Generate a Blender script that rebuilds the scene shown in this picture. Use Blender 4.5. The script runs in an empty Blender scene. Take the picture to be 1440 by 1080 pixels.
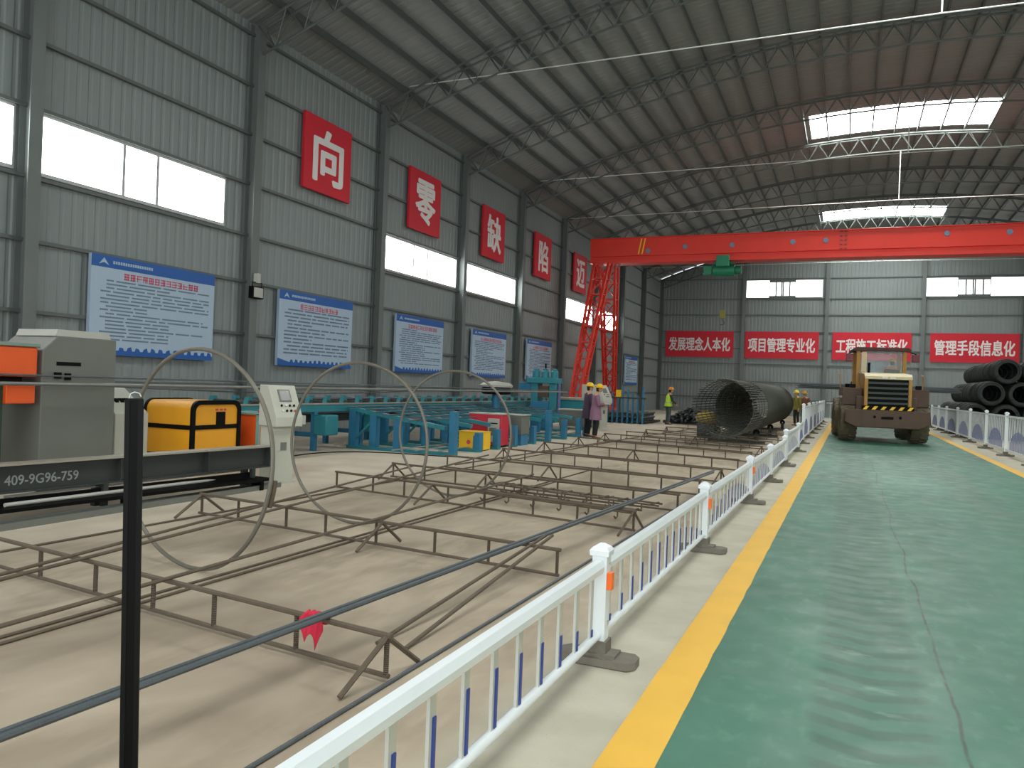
import bpy, math, random
from mathutils import Matrix, Vector
random.seed(7)
SC = bpy.context.scene
COL = SC.collection
PI = math.pi

# ------------------------------------------------------------------ camera
def make_camera():
    f, ya, pi_, ro = 1112.8, .4027, -.0006, .0381
    F = Vector((-math.sin(ya)*math.cos(pi_), math.cos(ya)*math.cos(pi_), math.sin(pi_)))
    R0 = Vector((math.cos(ya), math.sin(ya), 0))
    U0 = R0.cross(F)
    R = R0*math.cos(ro)+U0*math.sin(ro)
    U = -R0*math.sin(ro)+U0*math.cos(ro)
    cd = bpy.data.cameras.new('camera'); cd.sensor_fit = 'HORIZONTAL'; cd.sensor_width = 36
    cd.lens = f/1440*36; cd.clip_start = .05; cd.clip_end = 300
    co = bpy.data.objects.new('camera', cd); COL.objects.link(co)
    M = Matrix((R, U, -F)).transposed().to_4x4()
    M.translation = Vector((0, 0, 1.65))
    co.matrix_world = M
    SC.camera = co
make_camera()

# ------------------------------------------------------------------ world, daylight, exposure
SC.view_settings.view_transform = 'Standard'
SC.view_settings.look = 'None'
SC.view_settings.gamma = 1.0
SC.view_settings.use_curve_mapping = False
SC.view_settings.exposure = 0.0
wd = bpy.data.worlds.new('overcast'); SC.world = wd; wd.use_nodes = True
wd.node_tree.nodes['Background'].inputs[0].default_value = (.92, .97, 1, 1)
wd.node_tree.nodes['Background'].inputs[1].default_value = 1.6
SC.cycles.use_denoising = True
SC.cycles.max_bounces = 8
SC.cycles.diffuse_bounces = 4
SC.cycles.glossy_bounces = 3
SC.cycles.sample_clamp_indirect = 4
WINDOW_GLOW = 10.0
SKYLIGHT_GLOW = 20.0

def area_light(name, loc, rot, sx, sy, power, col=(1, 1, 1)):
    d = bpy.data.lights.new(name, 'AREA'); d.shape = 'RECTANGLE'; d.size = sx; d.size_y = sy
    d.energy = power; d.color = col
    o = bpy.data.objects.new(name, d); COL.objects.link(o); o.location = loc; o.rotation_euler = rot
    return o
# daylight entering through the wide open gate end of the hall behind the camera
area_light('daylight_gate', (1.7, -8.6, 4.6), (PI/2, 0, 0), 26, 8.5, 900, (1, .985, .95))

# ------------------------------------------------------------------ materials
def lin(h):
    if isinstance(h, str):
        h = h.lstrip('#'); c = [int(h[i:i+2], 16)/255 for i in (0, 2, 4)]
    else:
        c = list(h)
    return [x/12.92 if x <= .04045 else ((x+.055)/1.055)**2.4 for x in c]
MATS = {}
def mat(name, col, rough=.6, metal=0., var=.12, scale=5., bump=0., bscale=40., spec=.5):
    if name in MATS: return MATS[name]
    m = bpy.data.materials.new(name); m.use_nodes = True
    nt = m.node_tree; b = nt.nodes['Principled BSDF']
    c = lin(col)
    tc = nt.nodes.new('ShaderNodeTexCoord')
    nz = nt.nodes.new('ShaderNodeTexNoise'); nz.inputs['Scale'].default_value = scale; nz.inputs['Detail'].default_value = 4
    nt.links.new(tc.outputs['Object'], nz.inputs['Vector'])
    mx = nt.nodes.new('ShaderNodeMix'); mx.data_type = 'RGBA'
    mx.inputs[6].default_value = [x*(1-var) for x in c]+[1]
    mx.inputs[7].default_value = [min(1, x*(1+var)) for x in c]+[1]
    nt.links.new(nz.outputs['Fac'], mx.inputs[0])
    nt.links.new(mx.outputs[2], b.inputs['Base Color'])
    b.inputs['Roughness'].default_value = rough; b.inputs['Metallic'].default_value = metal
    b.inputs['Specular IOR Level'].default_value = spec
    if bump:
        n2 = nt.nodes.new('ShaderNodeTexNoise'); n2.inputs['Scale'].default_value = bscale
        nt.links.new(tc.outputs['Object'], n2.inputs['Vector'])
        bp = nt.nodes.new('ShaderNodeBump'); bp.inputs['Strength'].default_value = bump; bp.inputs['Distance'].default_value = .01
        nt.links.new(n2.outputs['Fac'], bp.inputs['Height']); nt.links.new(bp.outputs['Normal'], b.inputs['Normal'])
    MATS[name] = m
    return m
def emit(name, col, s):
    if name in MATS: return MATS[name]
    m = bpy.data.materials.new(name); m.use_nodes = True
    nt = m.node_tree; nt.nodes.clear()
    o = nt.nodes.new('ShaderNodeOutputMaterial'); e = nt.nodes.new('ShaderNodeEmission')
    e.inputs[0].default_value = lin(col)+[1]; e.inputs[1].default_value = s
    nt.links.new(e.outputs[0], o.inputs[0]); MATS[name] = m
    return m
def glass(name, tint=(.8, .85, .85)):
    m = bpy.data.materials.new(name); m.use_nodes = True
    nt = m.node_tree; nt.nodes.clear()
    o = nt.nodes.new('ShaderNodeOutputMaterial'); mx = nt.nodes.new('ShaderNodeMixShader')
    t = nt.nodes.new('ShaderNodeBsdfTransparent'); t.inputs[0].default_value = list(tint)+[1]
    g = nt.nodes.new('ShaderNodeBsdfGlossy'); g.inputs['Roughness'].default_value = .05
    mx.inputs[0].default_value = .03
    nt.links.new(t.outputs[0], mx.inputs[1]); nt.links.new(g.outputs[0], mx.inputs[2]); nt.links.new(mx.outputs[0], o.inputs[0])
    return m

M_wall = mat('grey_sheet_steel', '#878f8f', .55, .1, .06, .6)
M_roof = mat('grey_roof_sheet', '#7e8180', .6, .1, .08, .5)
M_col = mat('column_grey_paint', '#6d7473', .5, .2, .1, 2)
M_truss = mat('truss_steel', '#5b615f', .55, .3, .12, 2)
M_girt = mat('girt_steel', '#666c6b', .55, .3, .1, 2)
M_alu = mat('window_aluminium', '#b8bcbc', .4, .5)
M_win = emit('daylit_pane', '#fbfffb', WINDOW_GLOW)
M_sky = emit('daylit_roof_sheet', '#fcfffa', SKYLIGHT_GLOW)
M_red = mat('banner_red', '#cf1f33', .6, 0, .06, 1.5)
M_white = mat('lettering_white', '#e8e4e4', .6, 0, .03)
M_rebar = mat('rusty_rebar', '#64594c', .65, .25, .28, 9, .3, 120)
M_dark = mat('dark_rebar', '#565d61', .5, .3, .2, 9, .3, 120)
M_wire = mat('coil_steel', '#353b39', .6, .4, .3, 8)
M_cage = mat('cage_steel', '#4f524a', .6, .4, .25, 8)
M_fence = mat('white_fence_paint', '#dfe7ea', .35, 0, .04, 4)
M_slat = mat('galvanised_slat', '#c9cdc8', .4, .3, .06, 6)
M_blue = mat('fence_blue', '#27418f', .45, 0, .08, 6)
M_bluegrey = mat('fence_blue_grey', '#8087a6', .5, 0, .08, 6)
M_base = mat('cast_base_grey', '#6f6a60', .8, 0, .2, 12, .3)
M_rub = mat('black_rubber', '#232424', .75, 0, .2, 8, .2)
M_orange_r = mat('orange_reflector', '#f2702a', .3)
M_teal = mat('machine_teal', '#2a7d88', .5, .1, .15, 3)
M_tealb = mat('machine_blue', '#2b7396', .5, .1, .15, 3)
M_beige = mat('cabinet_beige', '#b9bbae', .5, 0, .05, 3)
M_grey = mat('machine_grey', '#6e716a', .55, .1, .1, 2)
M_ltgrey = mat('light_grey_paint', '#b4b4ac', .5, 0, .06, 3)
M_orange = mat('machine_orange', '#e2591f', .5, 0, .08, 3)
M_yellow = mat('machine_yellow', '#e8a21c', .45, 0, .08, 3)
M_yel2 = mat('box_yellow', '#f0c01a', .45, 0, .08, 3)
M_black = mat('black_paint', '#090a0a', .55, 0, .2, 4, spec=.12)
M_beam = mat('dark_steel_beam', '#3b403e', .55, .3, .2, 2, .1)
M_beamtop = mat('pale_steel', '#a19c8e', .5, .3, .12, 4)  # on the bench top this paler tone paints in light from above
M_crane = mat('crane_red', '#d8301f', .45, .05, .1, 1)
M_green = mat('hoist_green', '#1f7a58', .5, .1, .15, 3)
M_loader = mat('loader_yellow', '#a97f3c', .55, .1, .22, 3, .1)
M_loaderb = mat('loader_brown', '#564438', .65, .1, .25, 3, .1)
M_cream = mat('loader_cream', '#d6c9a2', .55, 0, .1, 3)
M_tire = mat('dusty_tyre', '#68614f', .9, 0, .25, 6, .3, 60)
M_grille = mat('grille_green_grey', '#3d4742', .6, .2, .15, 4)
M_redbox = mat('box_red', '#c42a3e', .5, 0, .08, 3)
M_skin = mat('skin', '#c79878', .6, 0, .05)
M_hair = mat('hair', '#1c1715', .6, 0, .1)
M_helmet = mat('helmet_yellow', '#f3c318', .35, 0, .04)
M_poster = mat('poster_paper', '#a9bed2', .6, 0, .03)
M_phead = mat('poster_blue', '#1c5aa6', .5, 0, .08, 2)
M_pline = mat('poster_print', '#5f7488', .7, 0, .05)
M_ptitle = mat('poster_title_red', '#d2405a', .6, 0, .05)
M_cond = mat('white_tie_rod', '#d0d4d0', .4, .1, .03)
M_glass = glass('cab_glass')

M_hoop = mat('hoop_steel', '#6f6c62', .55, .3, .15, 6)
M_feed = mat('feed_bar_grey', '#7a7e7b', .5, .4, .15, 6)

# ------------------------------------------------------------------ mesh builder
class MB:
    def __init__(s): s.v = []; s.f = []; s.m = []; s.cur = 0
    def add(s, vs, fs):
        o = len(s.v); s.v += [tuple(v) for v in vs]
        for f in fs: s.f.append(tuple(i+o for i in f)); s.m.append(s.cur)
        return s
    def box(s, x0, x1, y0, y1, z0, z1):
        return s.add([(x0, y0, z0), (x1, y0, z0), (x1, y1, z0), (x0, y1, z0), (x0, y0, z1), (x1, y0, z1), (x1, y1, z1), (x0, y1, z1)],
                     [(0, 3, 2, 1), (4, 5, 6, 7), (0, 1, 5, 4), (1, 2, 6, 5), (2, 3, 7, 6), (3, 0, 4, 7)])
    def frame(s, p, q):
        p, q = Vector(p), Vector(q); d = (q-p).normalized()
        a = Vector((0, 0, 1)) if abs(d.z) < .95 else Vector((0, 1, 0))
        u = d.cross(a).normalized(); w = u.cross(d)
        return p, q, u, w
    def bar(s, p, q, r, n=6, r2=None):
        p, q, u, w = s.frame(p, q); r2 = r if r2 is None else r2
        vs = []
        for c, rr in ((p, r), (q, r2)):
            for i in range(n):
                a = 2*PI*i/n; vs.append(c+u*math.cos(a)*rr+w*math.sin(a)*rr)
        fs = [(i, i+n, (i+1) % n+n, (i+1) % n) for i in range(n)]
        fs += [tuple(range(n)), tuple(range(2*n-1, n-1, -1))]
        return s.add(vs, fs)
    def beam(s, p, q, wd_, ht):
        p, q, u, w = s.frame(p, q); vs = []
        for c in (p, q):
            for a, b in ((-1, -1), (1, -1), (1, 1), (-1, 1)): vs.append(c+u*a*wd_/2+w*b*ht/2)
        return s.add(vs, [(0, 1, 2, 3)[::-1], (4, 5, 6, 7), (0, 1, 5, 4), (1, 2, 6, 5), (2, 3, 7, 6), (3, 0, 4, 7)])
    def tube(s, pts, r, n=6, closed=False, caps=True):
        pts = [Vector(p) for p in pts]; N = len(pts); rings = []
        ref = None
        for i, p in enumerate(pts):
            if closed: d = pts[(i+1) % N]-pts[i-1]
            else: d = pts[min(i+1, N-1)]-pts[max(i-1, 0)]
            d.normalize()
            if ref is None:
                ref = Vector((0, 0, 1)) if abs(d.z) < .9 else Vector((0, 1, 0))
            u = ref-d*ref.dot(d)
            if u.length < 1e-4: u = d.orthogonal()
            u.normalize(); ref = u; w = d.cross(u)
            rr = r[i] if isinstance(r, (list, tuple)) else r
            rings.append([p+u*math.cos(2*PI*k/n)*rr+w*math.sin(2*PI*k/n)*rr for k in range(n)])
        return s.loft(rings, closed, caps)
    def loft(s, rings, closed=False, caps=True):
        n = len(rings[0]); N = len(rings); vs = [p for r in rings for p in r]; fs = []
        for i in range(N if closed else N-1):
            a, b = i*n, ((i+1) % N)*n
            for k in range(n): fs.append((a+k, a+(k+1) % n, b+(k+1) % n, b+k))
        if caps and not closed: fs += [tuple(range(n-1, -1, -1)), tuple(range((N-1)*n, N*n))]
        return s.add(vs, fs)
    def lathe(s, prof, n=24, axis='z', c=(0, 0, 0), caps=False):
        rings = []
        for r, h in prof:
            ring = []
            for k in range(n):
                a = 2*PI*k/n; x, y = r*math.cos(a), r*math.sin(a)
                p = {'z': (x, y, h), 'x': (h, x, y), 'y': (y, h, x)}[axis]
                ring.append((p[0]+c[0], p[1]+c[1], p[2]+c[2]))
            rings.append(ring)
        return s.loft(rings, False, caps)
    def ball(s, c, rx, ry, rz, n=12, m=8, z0=-1, z1=1):
        rings = []
        t0, t1 = math.asin(max(-1, z0)), math.asin(min(1, z1))
        for j in range(m+1):
            t = t0+(t1-t0)*j/m; cr = max(math.cos(t), .02)
            rings.append([(c[0]+rx*cr*math.cos(2*PI*k/n), c[1]+ry*cr*math.sin(2*PI*k/n), c[2]+rz*math.sin(t)) for k in range(n)])
        return s.loft(rings)
    def prism(s, poly, axis, a, b):
        n = len(poly)
        def P(u, v, w): return {'x': (w, u, v), 'y': (u, w, v), 'z': (u, v, w)}[axis]
        vs = [P(u, v, a) for u, v in poly]+[P(u, v, b) for u, v in poly]
        fs = [tuple(range(n)), tuple(range(2*n-1, n-1, -1))]+[(i, i+n, (i+1) % n+n, (i+1) % n) for i in range(n)]
        return s.add(vs, fs)
    def mesh(s, name, mats, smooth=True):
        me = bpy.data.meshes.new(name); me.from_pydata(s.v, [], s.f)
        for m in (mats if isinstance(mats, (list, tuple)) else [mats]): me.materials.append(m)
        if any(s.m): me.polygons.foreach_set('material_index', s.m)
        import bmesh
        bm = bmesh.new(); bm.from_mesh(me); bmesh.ops.recalc_face_normals(bm, faces=bm.faces); bm.to_mesh(me); bm.free()
        if smooth:
            me.polygons.foreach_set('use_smooth', [True]*len(me.polygons)); me.set_sharp_from_angle(angle=math.radians(38))
        me.update(); return me
    def build(s, name, mats, parent=None, loc=None, bevel=0, smooth=True):
        o = bpy.data.objects.new(name, s.mesh(name, mats, smooth)); COL.objects.link(o)
        if parent: o.parent = parent
        if loc is not None: o.location = loc
        if bevel:
            b = o.modifiers.new('bevel', 'BEVEL'); b.width = bevel; b.segments = 2; b.limit_method = 'ANGLE'
        return o
def tag(o, label, cat, group=None, kind=None):
    o['label'] = label; o['category'] = cat
    if group: o['group'] = group
    if kind: o['kind'] = kind
    return o
def thing(name, label, cat, loc=(0, 0, 0), rz=0, group=None):
    o = bpy.data.objects.new(name, None); COL.objects.link(o); o.empty_display_size = .1
    o.location = loc; o.rotation_euler = (0, 0, rz)
    return tag(o, label, cat, group)
def struct(o):
    o['kind'] = 'structure'; return o
def inst(src, name, parent=None, loc=None, rot=None):
    o = bpy.data.objects.new(name, src if isinstance(src, bpy.types.Mesh) else src.data); COL.objects.link(o)
    if parent: o.parent = parent
    if loc is not None: o.location = loc
    if rot is not None: o.rotation_euler = rot
    return o
def copy_tree(o, parent=None):
    c = o.copy(); COL.objects.link(c)
    if parent: c.parent = parent
    for ch in o.children: copy_tree(ch, c)
    return c
ORD = 'nearest second third fourth fifth sixth seventh eighth ninth tenth eleventh twelfth thirteenth fourteenth fifteenth sixteenth'.split()

def text_obj(name, body, m, parent, w, h, bold=.02, thick=.006, plane='yz', at=(0, 0, 0)):
    cu = bpy.data.curves.new('lettering', 'FONT'); cu.body = body; cu.resolution_u = 3
    o = bpy.data.objects.new('tmp', cu); COL.objects.link(o)
    dg = bpy.context.evaluated_depsgraph_get()
    me = bpy.data.meshes.new_from_object(o.evaluated_get(dg)); bpy.data.objects.remove(o)
    P = [(v.co.x, v.co.y) for v in me.vertices]; F = [tuple(p.vertices) for p in me.polygons]
    # heavier strokes: the thin glyph repeated with small shifts
    x0, x1 = min(p[0] for p in P), max(p[0] for p in P); y0, y1 = min(p[1] for p in P), max(p[1] for p in P)
    sx = w/(x1-x0); sy = h/(y1-y0); cx = (x1+x0)/2; cy = (y1+y0)/2
    mb = MB(); sh = [(0, 0)]+([(bold*math.cos(k*PI/4), bold*.7*math.sin(k*PI/4)) for k in range(8)] if bold else [])
    for k, (a, b) in enumerate(sh):
        vs = []
        for x, y in P:
            u, v = (x+a-cx)*sx, (y+b-cy)*sy; q = .0006*k
            vs.append((at[0]+q, at[1]+u, at[2]+v) if plane == 'yz' else (at[0]+u, at[1]-q, at[2]+v))
        mb.add(vs, F)
    ob = mb.build(name, m, parent, smooth=False)
    if thick:
        sm = ob.modifiers.new('thickness', 'SOLIDIFY'); sm.thickness = thick; sm.offset = 0
    return ob

# ------------------------------------------------------------------ hall shell
WX, BAY, Y2 = 14.03, 5.897, 15.772
def YC(n): return Y2+(n-2)*BAY
YB = YC(10)
XC, XR = 1.8, 17.6
YF = -9.0
def arch(x): return 13.48-.01257*(x-XC)**2     # top chord line
SHEET = .26

def floor_material():
    m = bpy.data.materials.new('concrete_floor'); m.use_nodes = True
    nt = m.node_tree; b = nt.nodes['Principled BSDF']; L = nt.links.new
    tc = nt.nodes.new('ShaderNodeTexCoord'); sp = nt.nodes.new('ShaderNodeSeparateXYZ'); L(tc.outputs['Object'], sp.inputs[0])
    def noise(scale, det=5, sc=(1, 1, 1), dist=0):
        mp = nt.nodes.new('ShaderNodeMapping'); mp.inputs['Scale'].default_value = sc
        n = nt.nodes.new('ShaderNodeTexNoise'); n.inputs['Scale'].default_value = scale; n.inputs['Detail'].default_value = det
        n.inputs['Distortion'].default_value = dist
        L(tc.outputs['Object'], mp.inputs[0]); L(mp.outputs[0], n.inputs['Vector']); return n.outputs['Fac']
    def ramp(src, a, b_, c0=(0, 0, 0), c1=(1, 1, 1)):
        r = nt.nodes.new('ShaderNodeValToRGB'); r.color_ramp.elements[0].position = a; r.color_ramp.elements[1].position = b_
        r.color_ramp.elements[0].color = list(c0)+[1]; r.color_ramp.elements[1].color = list(c1)+[1]; L(src, r.inputs[0]); return r.outputs[0]
    def mix(f, A, B):
        x = nt.nodes.new('ShaderNodeMix'); x.data_type = 'RGBA'
        for s_, k in ((f, 0), (A, 6), (B, 7)):
            if hasattr(s_, 'links'): L(s_, x.inputs[k])
            elif k == 0: x.inputs[0].default_value = s_
            else: x.inputs[k].default_value = lin(s_)+[1]
        return x.outputs[2]
    def mrange(src, a, b_):
        r = nt.nodes.new('ShaderNodeMapRange'); r.inputs[1].default_value = a; r.inputs[2].default_value = b_; L(src, r.inputs[0]); return r.outputs[0]
    work = mix(ramp(noise(.9, 6, (1, .55, 1), 1.2), .35, .68), '#978a78', '#bbae9a')
    work = mix(ramp(noise(7, 5, (1, .25, 1), .6), .45, .75), work, '#b3a591')
    dust = mix(ramp(noise(.45, 4, (1, .6, 1), .8), .52, .7), work, '#897c6b')
    clean = mix(ramp(noise(1.3, 6), .35, .7), '#c3b8a6', '#d6cab8')
    far = mix(mrange(sp.outputs[0], -6.6, -7.6), dust, clean)
    strip = mix(ramp(noise(2.2, 6), .35, .7), '#aeaa98', '#bfbbaa')
    strip = mix(ramp(noise(60, 2), .68, .78), strip, '#969080')
    c = mix(mrange(sp.outputs[0], -1.72, -1.5), far, strip)
    L(c, b.inputs['Base Color']); b.inputs['Roughness'].default_value = .75; b.inputs['Specular IOR Level'].default_value = .3
    bp = nt.nodes.new('ShaderNodeBump'); bp.inputs['Strength'].default_value = .12; L(noise(30), bp.inputs['Height']); L(bp.outputs[0], b.inputs['Normal'])
    return m
def road_material():
    m = bpy.data.materials.new('green_road_paint'); m.use_nodes = True
    nt = m.node_tree; b = nt.nodes['Principled BSDF']; L = nt.links.new
    tc = nt.nodes.new('ShaderNodeTexCoord'); sp = nt.nodes.new('ShaderNodeSeparateXYZ'); L(tc.outputs['Object'], sp.inputs[0])
    X, Y = sp.outputs[0], sp.outputs[1]
    def math_(op, a, b_=None, c=None):
        n = nt.nodes.new('ShaderNodeMath'); n.operation = op
        for i, s_ in enumerate((a, b_, c)):
            if s_ is None: continue
            if hasattr(s_, 'links'): L(s_, n.inputs[i])
            else: n.inputs[i].default_value = s_
        return n.outputs[0]
    def noise(scale, det=5, sc=(1, 1, 1)):
        mp = nt.nodes.new('ShaderNodeMapping'); mp.inputs['Scale'].default_value = sc
        n = nt.nodes.new('ShaderNodeTexNoise'); n.inputs['Scale'].default_value = scale; n.inputs['Detail'].default_value = det
        L(tc.outputs['Object'], mp.inputs[0]); L(mp.outputs[0], n.inputs['Vector']); return n.outputs['Fac']
    def mrange(src, a, b_, c=0, d=1):
        r = nt.nodes.new('ShaderNodeMapRange'); r.inputs[1].default_value = a; r.inputs[2].default_value = b_
        r.inputs[3].default_value = c; r.inputs[4].default_value = d; L(src, r.inputs[0]); return r.outputs[0]
    def mix(f, A, B):
        x = nt.nodes.new('ShaderNodeMix'); x.data_type = 'RGBA'
        for s_, k in ((f, 0), (A, 6), (B, 7)):
            if hasattr(s_, 'links'): L(s_, x.inputs[k])
            elif k == 0: x.inputs[0].default_value = s_
            else: x.inputs[k].default_value = lin(s_)+[1]
        return x.outputs[2]
    c = mix(mrange(noise(.8, 6, (1, .4, 1)), .35, .68), '#366856', '#477e6a')
    c = mix(mrange(noise(9, 6, (1, .5, 1)), .55, .75), c, '#52836f')
    # tyre track: chevron prints in a band beside the road's middle
    lane = math_('ADD', .15, math_('MULTIPLY', math_('SINE', math_('MULTIPLY', Y, .16)), .02))
    dx = math_('ABSOLUTE', math_('SUBTRACT', X, lane))
    band = mrange(dx, .24, .32, 1, 0)
    ph = math_('ADD', math_('MULTIPLY', Y, 24), math_('MULTIPLY', math_('ABSOLUTE', math_('SUBTRACT', X, lane)), -9))
    lug = mrange(math_('ADD', math_('SINE', ph), math_('MULTIPLY', math_('SUBTRACT', noise(5), .5), 2.4)), -.2, .7)
    prints = math_('MULTIPLY', math_('MULTIPLY', band, lug), .55)
    c = mix(math_('MULTIPLY', band, .3), c, '#365f4f')
    c = mix(prints, c, '#294e40')
    c = mix(math_('MULTIPLY', math_('MULTIPLY', band, mrange(noise(2.2, 6, (1, 2, 1)), .62, .72)), .5), c, '#86a592')
    # crack wandering along the road
    cx = math_('ADD', .58, math_('MULTIPLY', math_('SUBTRACT', noise(.5, 8, (.01, 1, 1)), .5), .22))
    cr = mrange(math_('ABSOLUTE', math_('SUBTRACT', X, cx)), .003, .014, 1, 0)
    c = mix(math_('MULTIPLY', cr, mrange(noise(4), .3, .55)), c, '#34453c')
    c = mix(math_('MULTIPLY', mrange(math_('ABSOLUTE', math_('SUBTRACT', X, 2.08)), .12, .45, 1, 0), mrange(noise(1.2, 4, (1, .3, 1)), .4, .7, 0, .6)), c, '#5b7363')
    L(c, b.inputs['Base Color'])
    L(mrange(noise(3, 5), .3, .7, .38, .6), b.inputs['Roughness']); b.inputs['Specular IOR Level'].default_value = .5
    bp = nt.nodes.new('ShaderNodeBump'); bp.inputs['Strength'].default_value = .06; L(noise(40, 3), bp.inputs['Height']); L(bp.outputs[0], b.inputs['Normal'])
    return m

def build_floor():
    mb = MB(); mb.box(-14.4, XR+.2, YF, YB+.4, -.2, 0)
    struct(mb.build('floor', floor_material(), smooth=False))
    mb = MB(); mb.box(-.74, 3.62, YF, 51.3, .0005, .004)
    struct(mb.build('road_surface', road_material(), smooth=False))
    M_line = mat('yellow_line_paint', '#e5b440', .6, 0, .12, 2.5)
    rr = random.Random(3)
    for k, (a, b) in enumerate(((-.965, -.72), (3.6, 3.83))):
        mb = MB(); vs = []; fs = []
        n = 240
        for i in range(n+1):
            y = YF+(51.3-YF)*i/n
            vs += [(a+rr.uniform(-.003, .003), y, .006), (b+rr.uniform(-.005, .005), y, .006)]
        for i in range(n): fs.append((2*i, 2*i+1, 2*i+3, 2*i+2))
        mb.add(vs, fs); struct(mb.build('trim_%d' % (k+1), M_line, smooth=False))
build_floor()

def rib_profile(a0, a1, pitch=.26, depth=.014):
    out = []; a = a0
    while a < a1:
        out += [(a, 0), (a+pitch*.55, 0), (a+pitch*.68, depth), (a+pitch*.87, depth)]
        a += pitch
    out.append((a1, 0)); return [(p, d) for p, d in out if p <= a1]

def long_wall(name, x, sgn, openings):
    """corrugated sheet wall along Y at x; sgn = direction of the outside"""
    prof = rib_profile(YF, YB+.1); zs = [0, 5.22, 6.42, 10.75]; mb = MB()
    cols = []
    for y, d in prof: cols.append([(x+sgn*d, y, z) for z in zs])
    base = len(mb.v)
    vs = [p for c in cols for p in c]; fs = []
    for i in range(len(prof)-1):
        ym = (prof[i][0]+prof[i+1][0])/2
        for k in range(3):
            if k == 1 and any(a <= ym <= b for a, b in openings): continue
            fs.append((i*4+k, (i+1)*4+k, (i+1)*4+k+1, i*4+k+1))
    mb.add(vs, fs); return struct(mb.build(name, M_wall, smooth=False))
L_OPEN = []
for n in (0, 1, 3, 4, 6, 7): L_OPEN.append((n, YC(n)+.22, YC(n)+5.1 if n in (1, 7) else YC(n+1)-.2))
R_OPEN = [(n, YC(n)+.3, YC(n+1)-.8) for n in range(-1, 10)]
long_wall('wall_left', -14.22, -1, [(a, b) for _, a, b in L_OPEN])
long_wall('wall_right', XR+.2, 1, [(a, b) for _, a, b in R_OPEN])

WN = [0]
def window(x, a, b, sgn, splits=(.40, .58)):
    WN[0] += 1
    w = bpy.data.objects.new('window_%d' % WN[0], None); COL.objects.link(w); w.location = (x, a, 5.22); struct(w)
    W, H = b-a, 1.2
    fr = MB(); t = .07
    fr.box(-.05, .05, 0, W, 0, t); fr.box(-.05, .05, 0, W, H-t, H)
    ed = [0]+[W*s for s in splits]+[W]
    for e in ed: fr.box(-.045, .045, max(0, e-t/2), min(W, e+t/2), 0, H)
    fr.build('window_frame', M_alu, w, smooth=False)
    for i in range(len(ed)-1):
        p = MB(); p.box(-.008, .008, ed[i]+t/2, ed[i+1]-t/2, t, H-t); p.build('pane', M_win, w, smooth=False)
for n, a, b in L_OPEN: window(-14.22, a, b, -1)
for n, a, b in R_OPEN: window(XR+.2, a, b, 1)  # unseen glowing windows, added to light the hall from the right

def back_wall():
    x0, x1 = -14.16, XR+.2
    wins = [(-7.72, -2.08), (4.75, 10.72)]
    prof = rib_profile(x0, x1); mb = MB(); zs = [0, 8.9, 10.28]
    n = 4; vs = []; fs = []
    for x, d in prof:
        top = arch(x)+SHEET-.10
        vs += [(x, YB+.12+d, z) for z in zs]+[(x, YB+.12+d, max(top, 10.29))]
    for i in range(len(prof)-1):
        xm = (prof[i][0]+prof[i+1][0])/2
        for k in range(3):
            if k == 1 and any(a <= xm <= b for a, b in wins): continue
            fs.append((i*n+k, (i+1)*n+k, (i+1)*n+k+1, i*n+k+1))
    mb.add(vs, fs); struct(mb.build('wall_back', M_wall, smooth=False))
    for a, b in wins:
        WN[0] += 1
        w = bpy.data.objects.new('window_%d' % WN[0], None); COL.objects.link(w); w.location = (a, YB+.1, 8.9); struct(w)
        W, H, t = b-a, 1.38, .05
        e1, e2 = W*.335, W*.665
        fr = MB(); fr.box(0, W, -.05, .05, 0, t); fr.box(0, W, -.05, .05, H-t, H)
        for e in (0, e1, e2, W): fr.box(max(0, e-t/2), min(W, e+t/2), -.05, .05, 0, H)
        fr.box(e1, e2, -.045, .045, .05, .17); fr.box(e1, e2, -.045, .045, H-.2, H)
        for q in (.25, .47, .53, .78): fr.box(e1+(e2-e1)*q-.05, e1+(e2-e1)*q+.05, -.05, .05, .1, H-.1)
        fr.build('window_frame', M_col, w, smooth=False)
        for p, q in ((0, e1), (e1, e2), (e2, W)):
            pm = MB(); pm.box(p+t/2, q-t/2, -.008, .008, t, H-t); pm.build('pane', emit('daylit_gable_pane', '#fbfffb', 4.0), w, smooth=False)
back_wall()

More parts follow.
